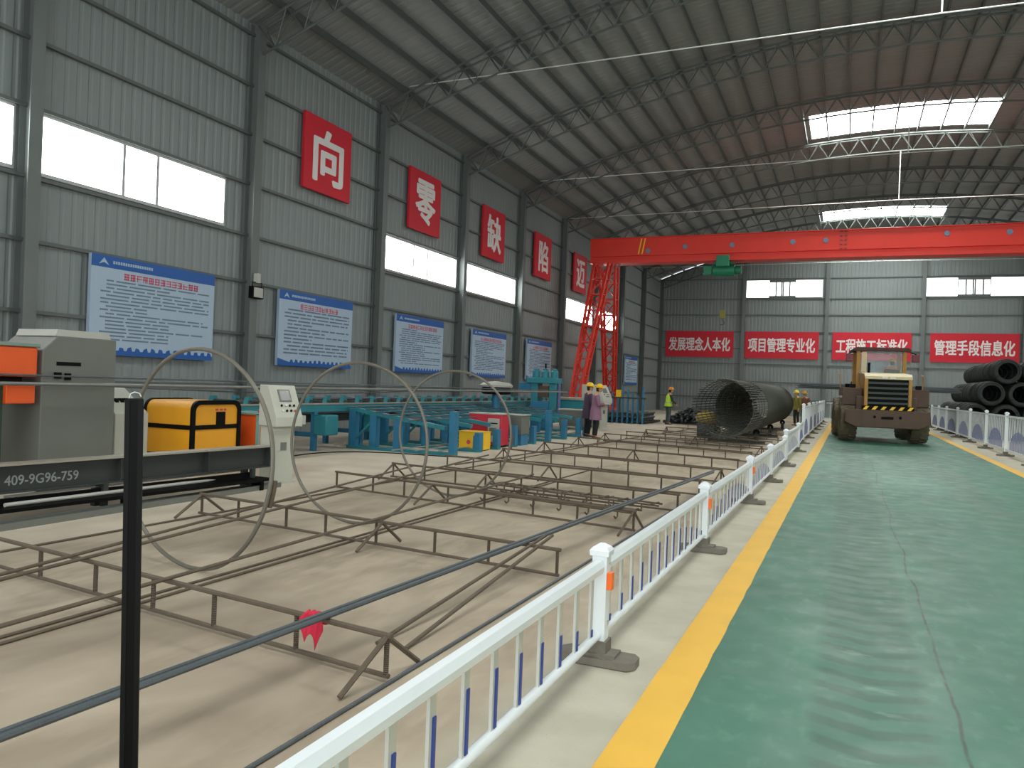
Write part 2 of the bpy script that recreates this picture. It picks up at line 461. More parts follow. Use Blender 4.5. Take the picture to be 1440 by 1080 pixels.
SKY_Y = [(-1.4, 1.8), (17.0, 20.2), (36.0, 39.25), (55.2, 58.4)]
SKY_X = (-2.0, 5.2)
def ceiling():
    xs = [-14.26+(-2+14.26)*i/16 for i in range(16)]+[-2+7.2*i/10 for i in range(10)]+[5.2+(XR+.25-5.2)*i/16 for i in range(17)]
    prof = rib_profile(YF, YB+.3, .3, .016)
    mb = MB(); vs = []; fs = []; nx = len(xs)
    for y, d in prof: vs += [(x, y, arch(x)+SHEET+d) for x in xs]
    for i in range(len(prof)-1):
        ym = (prof[i][0]+prof[i+1][0])/2
        hole = any(a <= ym <= b for a, b in SKY_Y)
        for k in range(nx-1):
            xm = (xs[k]+xs[k+1])/2
            if hole and SKY_X[0] < xm < SKY_X[1]: continue
            fs.append((i*nx+k, (i+1)*nx+k, (i+1)*nx+k+1, i*nx+k+1))
    mb.add(vs, fs); struct(mb.build('ceiling', M_roof, smooth=False))
    for k, (a, b) in enumerate(SKY_Y):
        mb = MB(); vs = []; fs = []; m = 12
        for i in range(m+1):
            x = SKY_X[0]+(SKY_X[1]-SKY_X[0])*i/m
            for y in (a-.1, b+.1): vs += [(x, y, arch(x)+SHEET+.035), (x, y, arch(x)+SHEET+.05)]
        for i in range(m):
            o = i*4; p = o+4
            fs += [(o, p, p+2, o+2), (o+1, o+3, p+3, p+1), (o, o+1, p+1, p), (o+2, p+2, p+3, o+3)]
        mb.add(vs, fs); struct(mb.build('window_%d' % (WN[0]+1+k), M_sky, smooth=False))
ceiling()

def columns():
    def hsec(x, y, top, ax):
        mb = MB(); w, d, t = .26, .30, .022
        if ax == 'x':   # flanges face +X / -X
            mb.box(x-d/2, x-d/2+t, y-w/2, y+w/2, 0, top); mb.box(x+d/2-t, x+d/2, y-w/2, y+w/2, 0, top); mb.box(x-d/2+t, x+d/2-t, y-t/2, y+t/2, 0, top)
        else:
            mb.box(x-w/2, x+w/2, y-d/2, y-d/2+t, 0, top); mb.box(x-w/2, x+w/2, y+d/2-t, y+d/2, 0, top); mb.box(x-t/2, x+t/2, y-d/2+t, y+d/2-t, 0, top)
        return struct(mb.build('column', M_col, smooth=False))
    for n in range(-1, 11):
        y = YC(n) if n < 10 else YB-.05
        hsec(-WX, y, 10.45, 'x'); hsec(XR, y, 10.3, 'x')
    for x in (-7.65, -1.7, 4.65, 10.85): hsec(x, YB-.06, arch(x)-.05, 'y')
columns()

def girts():
    for z in (1.35, 2.65, 3.97, 5.15, 6.45, 7.7, 8.92, 10.2):
        for x in (-14.15, XR+.13):
            mb = MB(); mb.box(x-.035, x+.035, YF, YB, z-.035, z+.035); struct(mb.build('wall_girt', M_girt, smooth=False))
    for z in (1.2, 2.5, 3.84, 5.0, 6.3, 7.6, 8.82, 10.36):
        mb = MB(); mb.box(-14.1, XR+.1, YB+.02, YB+.09, z-.035, z+.035); struct(mb.build('wall_girt', M_girt, smooth=False))
    x = -13.25; k = 0
    while x < XR:
        mb = MB(); z = arch(x)+.06; mb.box(x-.03, x+.03, YF, YB+.05, z, z+SHEET-.07); struct(mb.build('roof_purlin', M_truss, smooth=False)); x += .92
girts()

def truss_mesh():
    mb = MB(); N = 36; x0, x1 = -WX+.1, XR-.1; D = .72
    top = []; bot = []
    for i in range(N+1):
        x = x0+(x1-x0)*i/N
        top.append((x, arch(x))); 
    for i in range(N):
        x = x0+(x1-x0)*(i+.5)/N; bot.append((x, arch(x)-D))
    bot = [(x0, arch(x0)-D+.05)]+bot+[(x1, arch(x1)-D+.05)]
    for dy in (-.16, .16): mb.tube([(x, dy, z) for x, z in top], .04, 6)
    mb.tube([(x, 0, z) for x, z in bot], .036, 6)
    for i in range(N):
        b = bot[i+1]
        for dy in (-.16, .16):
            for t in (top[i], top[i+1]): mb.bar((t[0], dy, t[1]), (b[0], 0, b[1]), .017, 4)
        mb.bar((top[i][0], -.16, top[i][1]), (top[i][0], .16, top[i][1]), .017, 4)
    return mb.mesh('roof_truss', M_truss)
def trusses():
    me = truss_mesh()
    for n in range(-1, 11):
        o = inst(me, 'roof_truss', loc=(0, YC(n) if n < 10 else YB-.35, 0)); struct(o)
    for n, z in ((3, 11.05), (5, 11.0), (6, 10.55), (9, 10.6)):
        y = YC(n); mb = MB()
        mb.bar((-WX+.2, y, z-.12), (1.75, y, z), .018, 5); mb.bar((1.75, y, z), (XR-.2, y, z-.12), .018, 5)
        mb.bar((1.75, y, z), (1.75, y, arch(1.75)-.72), .022, 5)
        struct(mb.build('tie_rod', M_cond))
trusses()

# ------------------------------------------------------------------ signs on the walls
def signs():
    for ch, y, where in (('向', 18.82, 'nearest the camera'), ('零', 24.5, 'second along the wall'), ('缺', 30.4, 'third along the wall'),
                         ('陷', 36.25, 'fourth along the wall'), ('迈', 42.1, 'fifth, half behind the crane leg')):
        t = thing('character_sign', 'square red wall sign reading %s, %s' % (ch, where), 'sign', (-14.06, y, 7.92), 0, 'red single character signs high on the left wall')
        mb = MB(); mb.box(-.055, .035, -1.1, 1.1, -1.05, 1.05); mb.build('board', M_red, t, bevel=.004)
        text_obj('lettering', ch, M_white, t, 1.34 if ch != '陷' else 1.2, 1.46, .03, .01, 'yz', (.042, 0, 0))
    for k, (tx, x0, x1, where) in enumerate((('发展理念人本化', -13.6, -8.35, 'beside the left corner'), ('项目管理专业化', -7.5, -2.2, 'above the rebar cage'),
                                    ('工程施工标准化', -1.25, 3.97, 'behind the loader cab'), ('管理手段信息化', 5.15, 10.55, 'above the wire coils'))):
        t = thing('banner', 'long red banner on back wall reading %s, %s' % (tx, where), 'banner', ((x0+x1)/2, YB, 5.3), 0, 'red slogan banners on the back wall')
        w = x1-x0
        mb = MB(); mb.box(-w/2, w/2, -.03, .01, -1.0, 1.03); mb.build('board', M_red, t)
        text_obj('lettering', tx, M_white, t, w*.9, 1.05, .03, .01, 'xz', (0, -.04, .02))
signs()

def poster(y0, y1, z0, z1, label, seed, full=True):
    r = random.Random(seed)
    t = thing('notice_board', label, 'poster', (-14.06, y0, z0), 0, 'blue and white notice boards along the left wall')
    W, H = y1-y0, z1-z0
    mb = MB(); mb.box(-.055, .03, 0, W, 0, H); mb.build('board', M_poster, t)
    mb = MB(); mb.box(.031, .036, 0, W, H*.88, H); mb.build('header_band', M_phead, t)
    mb = MB()   # emblem and company line in the header
    mb.prism([(W*.05, H*.905), (W*.085, H*.975), (W*.12, H*.905), (W*.085, H*.93)], 'x', .037, .041)
    x = W*.15
    while x < W*.44:
        w = W*.018; mb.box(.037, .041, x, x+w*.7, H*.925, H*.955); x += w
    mb.build('emblem', M_poster, t)
    mb = MB()   # skyline footer
    pts = [(0, 0), (W, 0), (W, H*.045)]
    n = 14
    for i in range(n):
        x = W*(1-(i+.5)/n*.86)
        pts += [(x+W*.02, H*.05), (x+W*.012, H*(.075+.02*r.random())), (x-W*.012, H*(.075+.02*r.random())), (x-W*.02, H*.05)]
    pts += [(0, H*.1)]
    mb.prism(pts, 'x', .031, .036); mb.build('footer_band', M_phead, t)
    mb = MB()   # red title, strokes too small to read
    nc = 13 if full else 11; cw = W*(.62 if full else .52)/nc; x = W*(.23 if full else .26)
    for i in range(nc):
        c0, c1 = x+i*cw+cw*.1, x+(i+1)*cw-cw*.1; zz = H*.78; hh = H*.062
        for q in (0, .45, .9): 
            if r.random() < .9: mb.box(.031, .035, c0, c1, zz+hh*q, zz+hh*q+hh*.16)
        for q in (.12, .5, .8):
            if r.random() < .7: mb.box(.031, .035, c0+(c1-c0)*q, c0+(c1-c0)*q+cw*.1, zz, zz+hh)
    mb.build('title', M_ptitle, t)
    mb = MB(); nl = 17 if full else 13; pitch = H*.63/nl; z = H*.745
    for i in range(nl):
        x = W*(.07 if r.random() < .35 else .11); xe = W*(r.choice((.93, .95, .95, .9, .6, .42)))
        while x < xe:
            L = W*r.uniform(.05, .22); L = min(L, xe-x)
            cx = x
            while cx < x+L:
                mb.box(.031, .034, cx, min(cx+W*.0075, x+L), z, z+pitch*.42); cx += W*.0105
            x += L+W*.02
        z -= pitch
    mb.build('print', M_pline, t, smooth=False)
poster(11.24, 14.58, 1.92, 3.95, 'largest looking notice board on the left wall, left of the floodlight', 1)
poster(16.93, 20.3, 1.9, 3.93, 'blue-topped notice board under the sign reading 向, right of the floodlight', 2, False)
poster(22.86, 26.2, 1.9, 3.85, 'blue-topped notice board third along the left wall, under a strip window', 3)
poster(28.7, 32.1, 1.88, 3.8, 'blue-topped notice board fourth along the left wall, left of the blue press tower', 4)
poster(34.6, 37.9, 1.88, 3.8, 'blue-topped notice board fifth along the left wall, behind the blue press tower', 5)
poster(52.4, 55.7, 1.9, 3.85, 'farthest notice board on the left wall, right of the red crane legs', 6, False)

def floodlight():
    t = thing('floodlight', 'square floodlight bracketed to the column between two notice boards', 'floodlight', (-13.86, YC(2), 3.55))
    mb = MB(); mb.box(-.01, .14, -.05, .05, .38, .62); mb.build('junction_box', M_ltgrey, t, bevel=.006)
    mb = MB(); mb.bar((.07, -.17, .16), (.07, -.17, .4), .012); mb.bar((.07, .17, .16), (.07, .17, .4), .012); mb.bar((.07, -.17, .39), (.07, .17, .39), .012)
    mb.build('bracket', M_black, t)
    mb = MB(); c = Vector((.09, 0, .18)); mb.beam((.05, -.2, .14), (.05, .2, .14), .14, .3); h = mb.build('housing', M_black, t, bevel=.01)
    mb = MB(); mb.beam((.125, -.16, .14), (.125, .16, .14), .012, .24); mb.build('lens', M_ltgrey, t)
floodlight()

# ------------------------------------------------------------------ gantry crane
def crane():
    t = thing('gantry_crane', 'red gantry crane spanning the hall with lattice legs', 'crane', (0, 38.6, 0))
    x0, x1 = -12.25, 15.9
    mb = MB(); mb.box(x0, x1, -.42, .42, 8.18, 9.05); mb.build('girder', M_crane, t, bevel=.01)
    mb = MB(); mb.box(x0, x1, -.3, .3, 8.02, 8.18); mb.build('girder_web', M_crane, t)
    mb = MB(); mb.box(x0, x1, -.46, .46, 7.84, 8.02); mb.build('bottom_flange', M_crane, t)
    mb = MB(); mb.box(x0, x1, -.5, .5, 9.05, 9.08); mb.build('top_plate', M_crane, t)
    mb = MB()
    for k in range(5):
        for x in (-.62, -.44):
            mb = MB(); mb.box(x, x+.12, -.44, -.42, 8.2+.19*k, 8.25+.19*k); mb.build('splice_bolt', M_loaderb, t)
    mb = MB(); 
    for x in (-9.8, -9.62): mb.add([(x, -.425, 8.25), (x+.06, -.425, 8.25), (x+.2, -.425, 9.02), (x+.14, -.425, 9.02)], [(0, 1, 2, 3)])
    mb.build('hazard_stripe', M_yel2, t, smooth=False)
    M_patch = mat('patch_blue_grey', '#6a7f9a', .6)
    for x, z in ((-9.3, 8.4), (-7.5, 8.55), (-5.3, 8.55), (-2.6, 8.6), (-1.2, 8.62), (3.6, 8.75), (5.9, 8.72)):
        mb = MB(); mb.lathe([(.01, -.445), (.11, -.44), (.12, -.42)], 12, 'y', (x, 0, z)); mb.build('patch', M_patch, t)
    def lattice(a0, a1, wx0, wx1, wy0, wy1, parent, name='leg'):
        mb = MB(); a0, a1 = Vector(a0), Vector(a1); N = 9; P = []
        for i in range(N+1):
            f = i/N; c = a0.lerp(a1, f); wx = wx0+(wx1-wx0)*f; wy = wy0+(wy1-wy0)*f
            P.append([c+Vector((sx*wx/2, sy*wy/2, 0)) for sx, sy in ((-1, -1), (1, -1), (1, 1), (-1, 1))])
        for k in range(4):
            mb.beam(P[0][k], P[-1][k], .11, .11)
            for i in range(N):
                k2 = (k+1) % 4
                mb.beam(P[i][k], P[i][k2], .05, .05)
                a, b = (k, k2) if i % 2 else (k2, k)
                mb.beam(P[i][a], P[i+1][b], .05, .05)
        return mb.build(name, M_crane, parent, smooth=False)
    for s in (0, 1):
        xx = -11.95 if s == 0 else 15.5
        lattice((xx, -3.0, .55), (xx+.35, -.25, 7.84), .42, .75, .5, .6, t)
        lattice((xx+.05, 3.0, .55), (xx+.35, .75, 7.84), .42, .85, .5, .6, t)
        mb = MB(); mb.box(xx-.28, xx+.28, -4.0, 4.0, .2, .6); mb.build('end_carriage', M_crane, t, bevel=.01)
        mb = MB(); mb.beam((xx+.3, -.95, 6.0), (xx+.3, 1.3, 6.0), .12, .12); mb.beam((xx+.25, -1.45, 4.6), (xx+.2, 1.75, 4.6), .1, .1); mb.build('cross_brace', M_crane, t)
        for y in (-3.4, 3.4):
            mb = MB(); mb.lathe([(.02, -.07), (.2, -.07), (.2, .07), (.02, .07)], 20, 'x', (xx, y, .2)); mb.build('rail_wheel', M_black, t)
    h = thing('electric_hoist', 'green electric hoist hanging under the red crane girder', 'hoist', (-5.68, 38.6, 7.84))
    mb = MB(); mb.lathe([(.05, -.55), (.3, -.5), (.3, .5), (.05, .55)], 20, 'x', (0, 0, -.42), True); mb.build('drum_housing', M_green, h)
    mb = MB(); mb.lathe([(.05, .5), (.2, .52), (.2, .8), (.05, .82)], 16, 'x', (0, 0, -.42), True); mb.build('motor', M_green, h)
    mb = MB(); mb.box(-.4, .35, -.22, .22, -.14, -.01); mb.box(-.5, -.4, -.06, .06, -.4, -.02); mb.box(.3, .38, -.06, .06, -.4, -.02); mb.build('trolley', M_green, h)
    mb = MB(); mb.box(-.95, -.55, -.16, .16, -.62, -.2); mb.build('control_box', M_green, h, bevel=.02)
    mb = MB(); mb.box(-.3, .3, -.62, -.5, -.3, .22); mb.box(-.3, .3, -.5, -.2, -.3, -.2); mb.build('side_frame', M_green, h, bevel=.02)
    for dx in (-.1, .1):
        mb = MB(); mb.bar((dx, 0, -.6), (dx*.4, 0, -2.35), .012, 5); mb.build('rope', M_dark, h)
    mb = MB(); mb.box(-.13, .13, -.07, .07, -2.72, -2.32); blk = mb.build('hook_block', mat('hook_olive', '#7d7730', .6), h, bevel=.02)
    mb = MB(); mb.tube([(0, 0, -2.72)]+[(.11*math.sin(a), 0, -2.9-.11*math.cos(a)) for a in [PI*.95-i*.35 for i in range(12)]], .025, 6); mb.build('hook', M_dark, blk)
crane()

# ------------------------------------------------------------------ guardrails
me_cache = {}
def fence_post(x, y, h, label, group, side=1, refl=False):
    t = thing('guardrail_post', label, 'fence post', (x, y, 0), 0, group)
    if ('base', h) not in me_cache:
        mb = MB(); mb.prism([(-.2, -.1), (.2, -.1), (.24, -.05), (.24, .05), (.2, .1), (-.2, .1), (-.24, .05), (-.24, -.05)], 'z', .006, .05)
        mb.prism([(-.12, -.07), (.12, -.07), (.12, .07), (-.12, .07)], 'z', .05, .07); mb.box(-.06, .06, -.06, .06, .05, .14)
        me_cache['base', h] = mb.mesh('base', M_base, False)
        mb = MB(); mb.box(-.045, .045, -.045, .045, .12, h-.07); me_cache['shaft', h] = mb.mesh('shaft', M_fence, False)
        q = h-.07; mb = MB()
        mb.loft([[(sx*r, sy*r, z) for sx, sy in ((-1, -1), (1, -1), (1, 1), (-1, 1))] for r, z in ((.047, q), (.058, q), (.06, q+.03), (.045, q+.048), (.012, q+.07))])
        me_cache['cap', h] = mb.mesh('cap', M_fence, False)
        mb = MB(); mb.lathe([(.004, .046), (.006, .052), (.012, .055)], 8, 'x', (0, .0, h-.12)); mb.box(.045, .053, -.02, .02, .23, .26); me_cache['bolt', h] = mb.mesh('bolt', M_slat)
        mb = MB(); mb.box(.046, .075, -.035, .02, h-.27, h-.17); me_cache['refl', h] = mb.mesh('reflector', M_orange_r, False)
    inst(me_cache['base', h], 'base', t)
    inst(me_cache['shaft', h], 'shaft', t); inst(me_cache['cap', h], 'cap', t)
    b = inst(me_cache['bolt', h], 'bolt', t); b.scale = (side, 1, 1)
    if refl: 
        r = inst(me_cache['refl', h], 'reflector', t); r['label'] = 'orange reflector'
    return t
def fence_panel(p, q, zb, zt, nb, label, group, side=1, style='slat', skip=.05):
    """rails and balusters between two posts; side = +1 when the coloured sleeves face +X of the panel's own left-to-right direction"""
    d = Vector((q[0]-p[0], q[1]-p[1])); L = d.length-2*skip; ang = math.atan2(d.y, d.x); u = d.normalized()
    t = thing('guardrail', label, 'fence panel', (p[0]+u.x*skip, p[1]+u.y*skip, 0), ang, group)
    if style == 'slat':
        mb = MB(); mb.prism([(-.03, zt-.035), (.03, zt-.035), (.034, zt), (.02, zt+.035), (-.02, zt+.035), (-.034, zt)], 'x', 0, L); mb.build('top_rail', M_fence, t, smooth=False)
        mb = MB(); mb.bar((0, 0, zb), (L, 0, zb), .026, 10); mb.build('bottom_rail', M_fence, t)
    else:
        for nm, z in (('top_rail', zt), ('bottom_rail', zb)):
            mb = MB(); mb.box(0, L, -.02, .02, z-.03, z+.03); mb.build(nm, M_fence, t, smooth=False)
    for i in range(nb):
        x = L*(i+.5)/nb; f = (i+.5)/nb
        H = zt-zb-.05
        if style == 'slat':
            key = ('slat', round(H, 3))
            if key not in me_cache:
                mb = MB(); mb.box(-.024, .024, -.007, .007, 0, H); me_cache[key] = mb.mesh('baluster', M_slat, False)
            hs = max(.14, .86*math.sin(PI*f)**.8*.85)*H; mt = M_blue
        else:
            key = ('rod', round(H, 3))
            if key not in me_cache:
                mb = MB(); mb.box(-.01, .01, -.006, .006, 0, H); me_cache[key] = mb.mesh('baluster', M_fence, False)
            g = (f-.5)/.36; hs = (.6*math.sqrt(max(0, 1-g*g)))*H; mt = M_bluegrey
        b = inst(me_cache[key], 'baluster', t, (x, 0, zb+.02))
        if hs > .04:
            k2 = ('sl', style, round(hs, 2))
            if k2 not in me_cache:
                mb = MB()
                if style == 'slat': mb.box(-.004, .018, -.013, .013, 0.01, hs)
                else: mb.box(-.018, .018, -.009, .009, 0.01, hs)
                me_cache[k2] = mb.mesh('sleeve', mt, False)
            s_ = inst(me_cache[k2], 'sleeve', b); s_['label'] = 'blue sleeve' if style == 'slat' else 'blue grey sleeve'
    return t
def fences():
    gl, gp = 'low white guardrail panels left of the green road', 'posts of the low white guardrail'
    run1 = [(-1.33, .95), (-1.33, 4.6), (-1.33, 8.3), (-1.32, 12.28), (-1.31, 15.5), (-1.3, 19.05)]
    for i in range(5):
        fence_panel(run1[i], run1[i+1], .17, .585, 13, 'low white guardrail panel with blue sleeves, %s from the camera' % ORD[i], gl)
        fence_post(*run1[i+1], .715, 'low white capped guardrail post beside the yellow line, %s from the camera' % ORD[i], gp, 1, i in (0, 1, 2))
    run2 = [(-1.3, 19.3), (-1.3, 24.15), (-1.38, 28.3)]
    gl2, gp2 = 'raised white guardrail panels beside the rebar cage', 'posts of the raised guardrail beside the cage'
    fence_post(*run2[0], .85, 'slightly taller guardrail post where the low rail steps up', gp2)
    fence_post(*run2[1], .85, 'slightly taller guardrail post between the two stepped-up panels', gp2)
    for i in range(2): fence_panel(run2[i], run2[i+1], .2, .72, 14, 'stepped-up white guardrail panel, %s before the tall railing' % ('second' if i == 0 else 'last'), gl2)
    gl3, gp3 = 'tall white railing panels left of the loader', 'posts of the tall railing left of the loader'
    ys = [28.3, 32.2, 36.2, 40.2, 44.3, 48.2, 52.0]
    for i, y in enumerate(ys):
        fence_post(-1.38, y, 1.36, 'tall white railing post left of the loader, %s from the camera' % ORD[i], gp3)
        if i < 6: fence_panel((-1.38, y), (-1.38, ys[i+1]), .2, 1.22, 20, 'tall white railing panel left of the loader, %s from the camera' % ORD[i], gl3, 1, 'rod')
    gl4, gp4 = 'tall white railing panels right of the road', 'posts of the tall railing right of the road'
    ys = [20.6, 24.4, 28.25, 32.1, 36.1, 40.1, 44.4, 48.1, 52.0]
    vis = 0
    for i, y in enumerate(ys):
        if i > 0: fence_post(4.47, y, 1.36, 'tall white railing post in front of the wire coils, %s from the camera' % ORD[i-1], gp4, -1)
        if i < 8 and i > 0: fence_panel((4.47, y), (4.47, ys[i+1]), .2, 1.22, 20, 'tall white railing panel with arched blue grey sleeves, %s on the right side' % ORD[i-1], gl4, -1, 'rod')
    gl5 = 'open white railings across the far end of the road'
    xs = [-1.3, 1.55, 4.4]
    for i in range(2):
        fence_panel((xs[i], 52.05), (xs[i+1], 52.05), .2, 1.2, 6, 'white end railing across the road %s of the loader' % ('left' if i == 0 else 'right'), gl5, 1, 'rod')
fences()

# ------------------------------------------------------------------ rebar support frames on the floor
ZB = .038
def rib_mat():
    if 'ribbed' in MATS: return MATS['ribbed']
    m = M_rebar.copy(); m.name = 'ribbed_rebar'; MATS['ribbed'] = m
    nt = m.node_tree; b = nt.nodes['Principled BSDF']; tc = [n for n in nt.nodes if n.type == 'TEX_COORD'][0]
    w = nt.nodes.new('ShaderNodeTexWave'); w.bands_direction = 'Z'; w.inputs['Scale'].default_value = 28; w.inputs['Distortion'].default_value = 1.5
    nt.links.new(tc.outputs['Object'], w.inputs['Vector'])
    bp = nt.nodes.new('ShaderNodeBump'); bp.inputs['Strength'].default_value = 1; bp.inputs['Distance'].default_value = .008
    nt.links.new(w.outputs['Fac'], bp.inputs['Height']); nt.links.new(bp.outputs['Normal'], b.inputs['Normal'])
    return m
UPR = None
def rebar_frame(R, Lf, label, struts, n=8, ends=True, h=.255, grp='rusty rebar support frames in rows on the floor'):
    R, Lf = Vector((*R, 0)), Vector((*Lf, 0)); d = Lf-R; Ln = d.length
    t = thing('rebar_ladder', label, 'rebar frame', R, math.atan2(d.y, d.x), grp)
    mb = MB(); mb.bar((-.03, 0, h), (Ln+.03, 0, h), .017, 7); mb.build('top_bar', M_rebar, t)
    mb = MB(); mb.bar((-.02, 0, ZB), (Ln+.05, 0, ZB), .0145, 7); mb.build('bottom_bar', M_rebar, t)
    mb = MB(); mb.bar((0, 0, ZB), (0, 0, h), .0155, 6); me = mb.mesh('upright', M_rebar)
    me.materials[0] = rib_mat()
    rr = random.Random(int(Ln*1000)+int(R.y*100))
    for i in range(n):
        x = Ln*i/(n-1)+(rr.uniform(-.05, .05) if 0 < i < n-1 else 0)
        inst(me, 'upright', t, (x, 0, 0))
    for sx in struts:
        x = Ln*sx
        for sy in (-1, 1):
            mb = MB(); mb.bar((x, 0, h-.005), (x+.03, sy*.33, .017), .0155, 6); mb.build('brace', M_rebar, t)
    return t
FR = [((-2.26, 3.71), (-6.95, 4.33), [0], 8), ((-2.23, 6.36), (-6.75, 6.95), [.42, 1], 8), ((-2.2, 8.84), (-6.88, 9.72), [0, .62], 8),
      ((-2.05, 10.6), (-6.9, 11.32), [.62, 1], 9), ((-2.08, 12.45), (-6.88, 13.2), [.55], 9), ((-2.05, 14.5), (-6.74, 15.5), [0, 1], 9),
      ((-2.06, 16.9), (-6.79, 18.1), [.5, 1], 9), ((-2.05, 19.2), (-6.74, 20.6), [1], 9), ((-2.05, 21.6), (-6.7, 23.0), [0, 1], 9),
      ((-2.0, 23.9), (-6.5, 24.8), [.5], 8), ((-2.0, 26.2), (-6.3, 26.6), [1], 8), ((-2.0, 28.9), (-6.2, 29.4), [1], 8), ((-2.0, 32.2), (-6.0, 32.6), [], 8)]
for i, (a, b, s, n) in enumerate(FR):
    rebar_frame(a, b, 'rusty rebar ladder frame lying across the bay, %s row from the camera' % ORD[i], s, n)
# spare frames dumped between the third and fourth rows
def flat_frame(R, Lf, z, w, label):
    R, Lf = Vector((*R, z)), Vector((*Lf, z)); d = Lf-R; Ln = d.length
    t = thing('spare_rebar_ladder', label, 'rebar frame', R, math.atan2(d.y, d.x), 'spare rebar frames piled between two rows')
    mb = MB(); mb.bar((0, 0, .014), (Ln, 0, .014), .0135, 6); mb.build('side_bar', M_rebar, t)
    mb = MB(); mb.bar((.05, -w, .014), (Ln-.1, -w, .014), .0135, 6); mb.build('side_bar', M_rebar, t)
    mb = MB(); mb.bar((0, -w, 0), (0, .03, 0), .012, 6); rung = mb.mesh('rung', M_rebar)
    mb = MB(); mb.tube([(0, 0, .014), (0, .0, -.05), (.0, .05, -.07), (0, .09, -.04)], .011, 6); hk = mb.mesh('hook', M_rebar)
    for i in range(8): inst(rung, 'rung', t, (.1+(Ln-.2)*i/7, 0, .03))
    for i in range(6): inst(hk, 'hook', t, (.25+(Ln-.5)*i/5, 0, 0))
flat_frame((-2.35, 9.55), (-4.85, 10.02), .1, .28, 'spare rebar frame with hooked studs, nearest of the flat pile')
flat_frame((-2.5, 9.65), (-4.6, 10.15), .215, .22, 'short spare rebar frame on top of the flat pile')
flat_frame((-2.2, 10.15), (-4.7, 10.75), .13, .2, 'spare rebar frame with hooked studs, farthest of the flat pile')

def rebar(p, q, r, label, m=M_rebar, group=None, n=8, mid=None):
    mb = MB(); p, q = Vector(p), Vector(q)
    if mid is None: mb.tube([p.lerp(q, i/10) for i in range(11)], r, n)
    else: mb.tube([p.lerp(q, i/16)+Vector((0, 0, -mid*math.sin(PI*i/16))) for i in range(17)], r, n)
    o = mb.build('reinforcing_bar', m); return tag(o, label, 'rebar', group)
top = .255+.017
g1 = 'long dark bars laid over the rows of frames'
rebar((-2.9, .9, top+.017), (-2.09, 14.0, top+.016), .0165, 'dark grey rebar crossing the near rows, upper of the close pair', M_dark, g1)
rebar((-2.862, .9, top+.017), (-2.05, 13.6, top+.016), .0165, 'dark grey rebar crossing the near rows, lower of the close pair', M_dark, g1)
rebar((-4.75, 2.2, top+.014), (-6.22, 13.6, top+.013), .014, 'long rebar on the frames passing in front of the steel bench', M_rebar, g1)
rebar((-4.81, 2.2, top+.013), (-6.3, 10.9, top+.013), .013, 'second long rebar beside the one in front of the bench', M_rebar, g1)
rebar((-4.0, 2.3, top+.014), (-4.36, 11.2, top+.013), .014, 'long rebar on the frames between the two standing hoops and the close pair', M_rebar, g1)
rebar((-5.9, 11.6, top+.013), (-5.1, 27.5, top+.013), .0135, 'far long rebar laid over the middle rows towards the cage', M_rebar, g1)
g2 = 'rebars lying on the bare floor under the frames'
rebar((-4.63, 1.6, .0118), (-4.62, 15.5, .0118), .0115, 'thin rebar lying on the floor under the frames, left of its twin', M_rebar, g2)
rebar((-4.52, 1.6, .0118), (-4.53, 13.0, .0118), .0115, 'thin rebar lying on the floor under the frames, right of its twin', M_rebar, g2)
rebar((-6.8, 2.2, .0118), (-6.5, 24, .0118), .0115, 'long floor rebar under the left ends of the frames', M_rebar, g2)
rebar((-2.25, 1.5, .0118), (-2.02, 24, .0118), .0115, 'long dark floor rebar running close beside the white guardrail', M_dark, g2)
g3 = 'pair of short rebars leaning on the second row'
rebar((-2.43, 4.2, .013), (-2.42, 6.75, top+.02), .014, 'short rusty rebar leaning on the second row, right of the pair', M_rebar, g3)
rebar((-2.63, 4.2, .013), (-2.47, 6.72, top+.02), .014, 'short rusty rebar leaning on the second row, left of the pair', M_rebar, g3)

def hoop(cx, cy, R, label, lap, rz=0):
    t = thing('rebar_hoop', label, 'hoop', (cx, cy, 0), rz, 'big steel hoops standing among the frames')
    mb = MB(); mb.tube([(R*math.cos(a), .012*math.sin(3*a), R+.018+R*math.sin(a)) for a in [2*PI*i/72 for i in range(72)]], .0175, 8, True); mb.build('ring', M_hoop, t)
    mb = MB(); mb.tube([((R+.004)*math.cos(a), .034, R+.018+(R+.004)*math.sin(a)) for a in [lap+i*.03 for i in range(9)]], .018, 8); mb.build('lap_splice', M_rebar, t)
hoop(-4.97, 5.02, .91, 'rebar hoop standing behind the black post, largest looking of the three hoops', -.35, -.13)
hoop(-5.06, 7.5, .90, 'rebar hoop standing in front of the beige console, middle of the three hoops', .75)
hoop(-5.18, 10.1, .89, 'rebar hoop standing in front of the red bin, farthest of the three hoops', -.2)

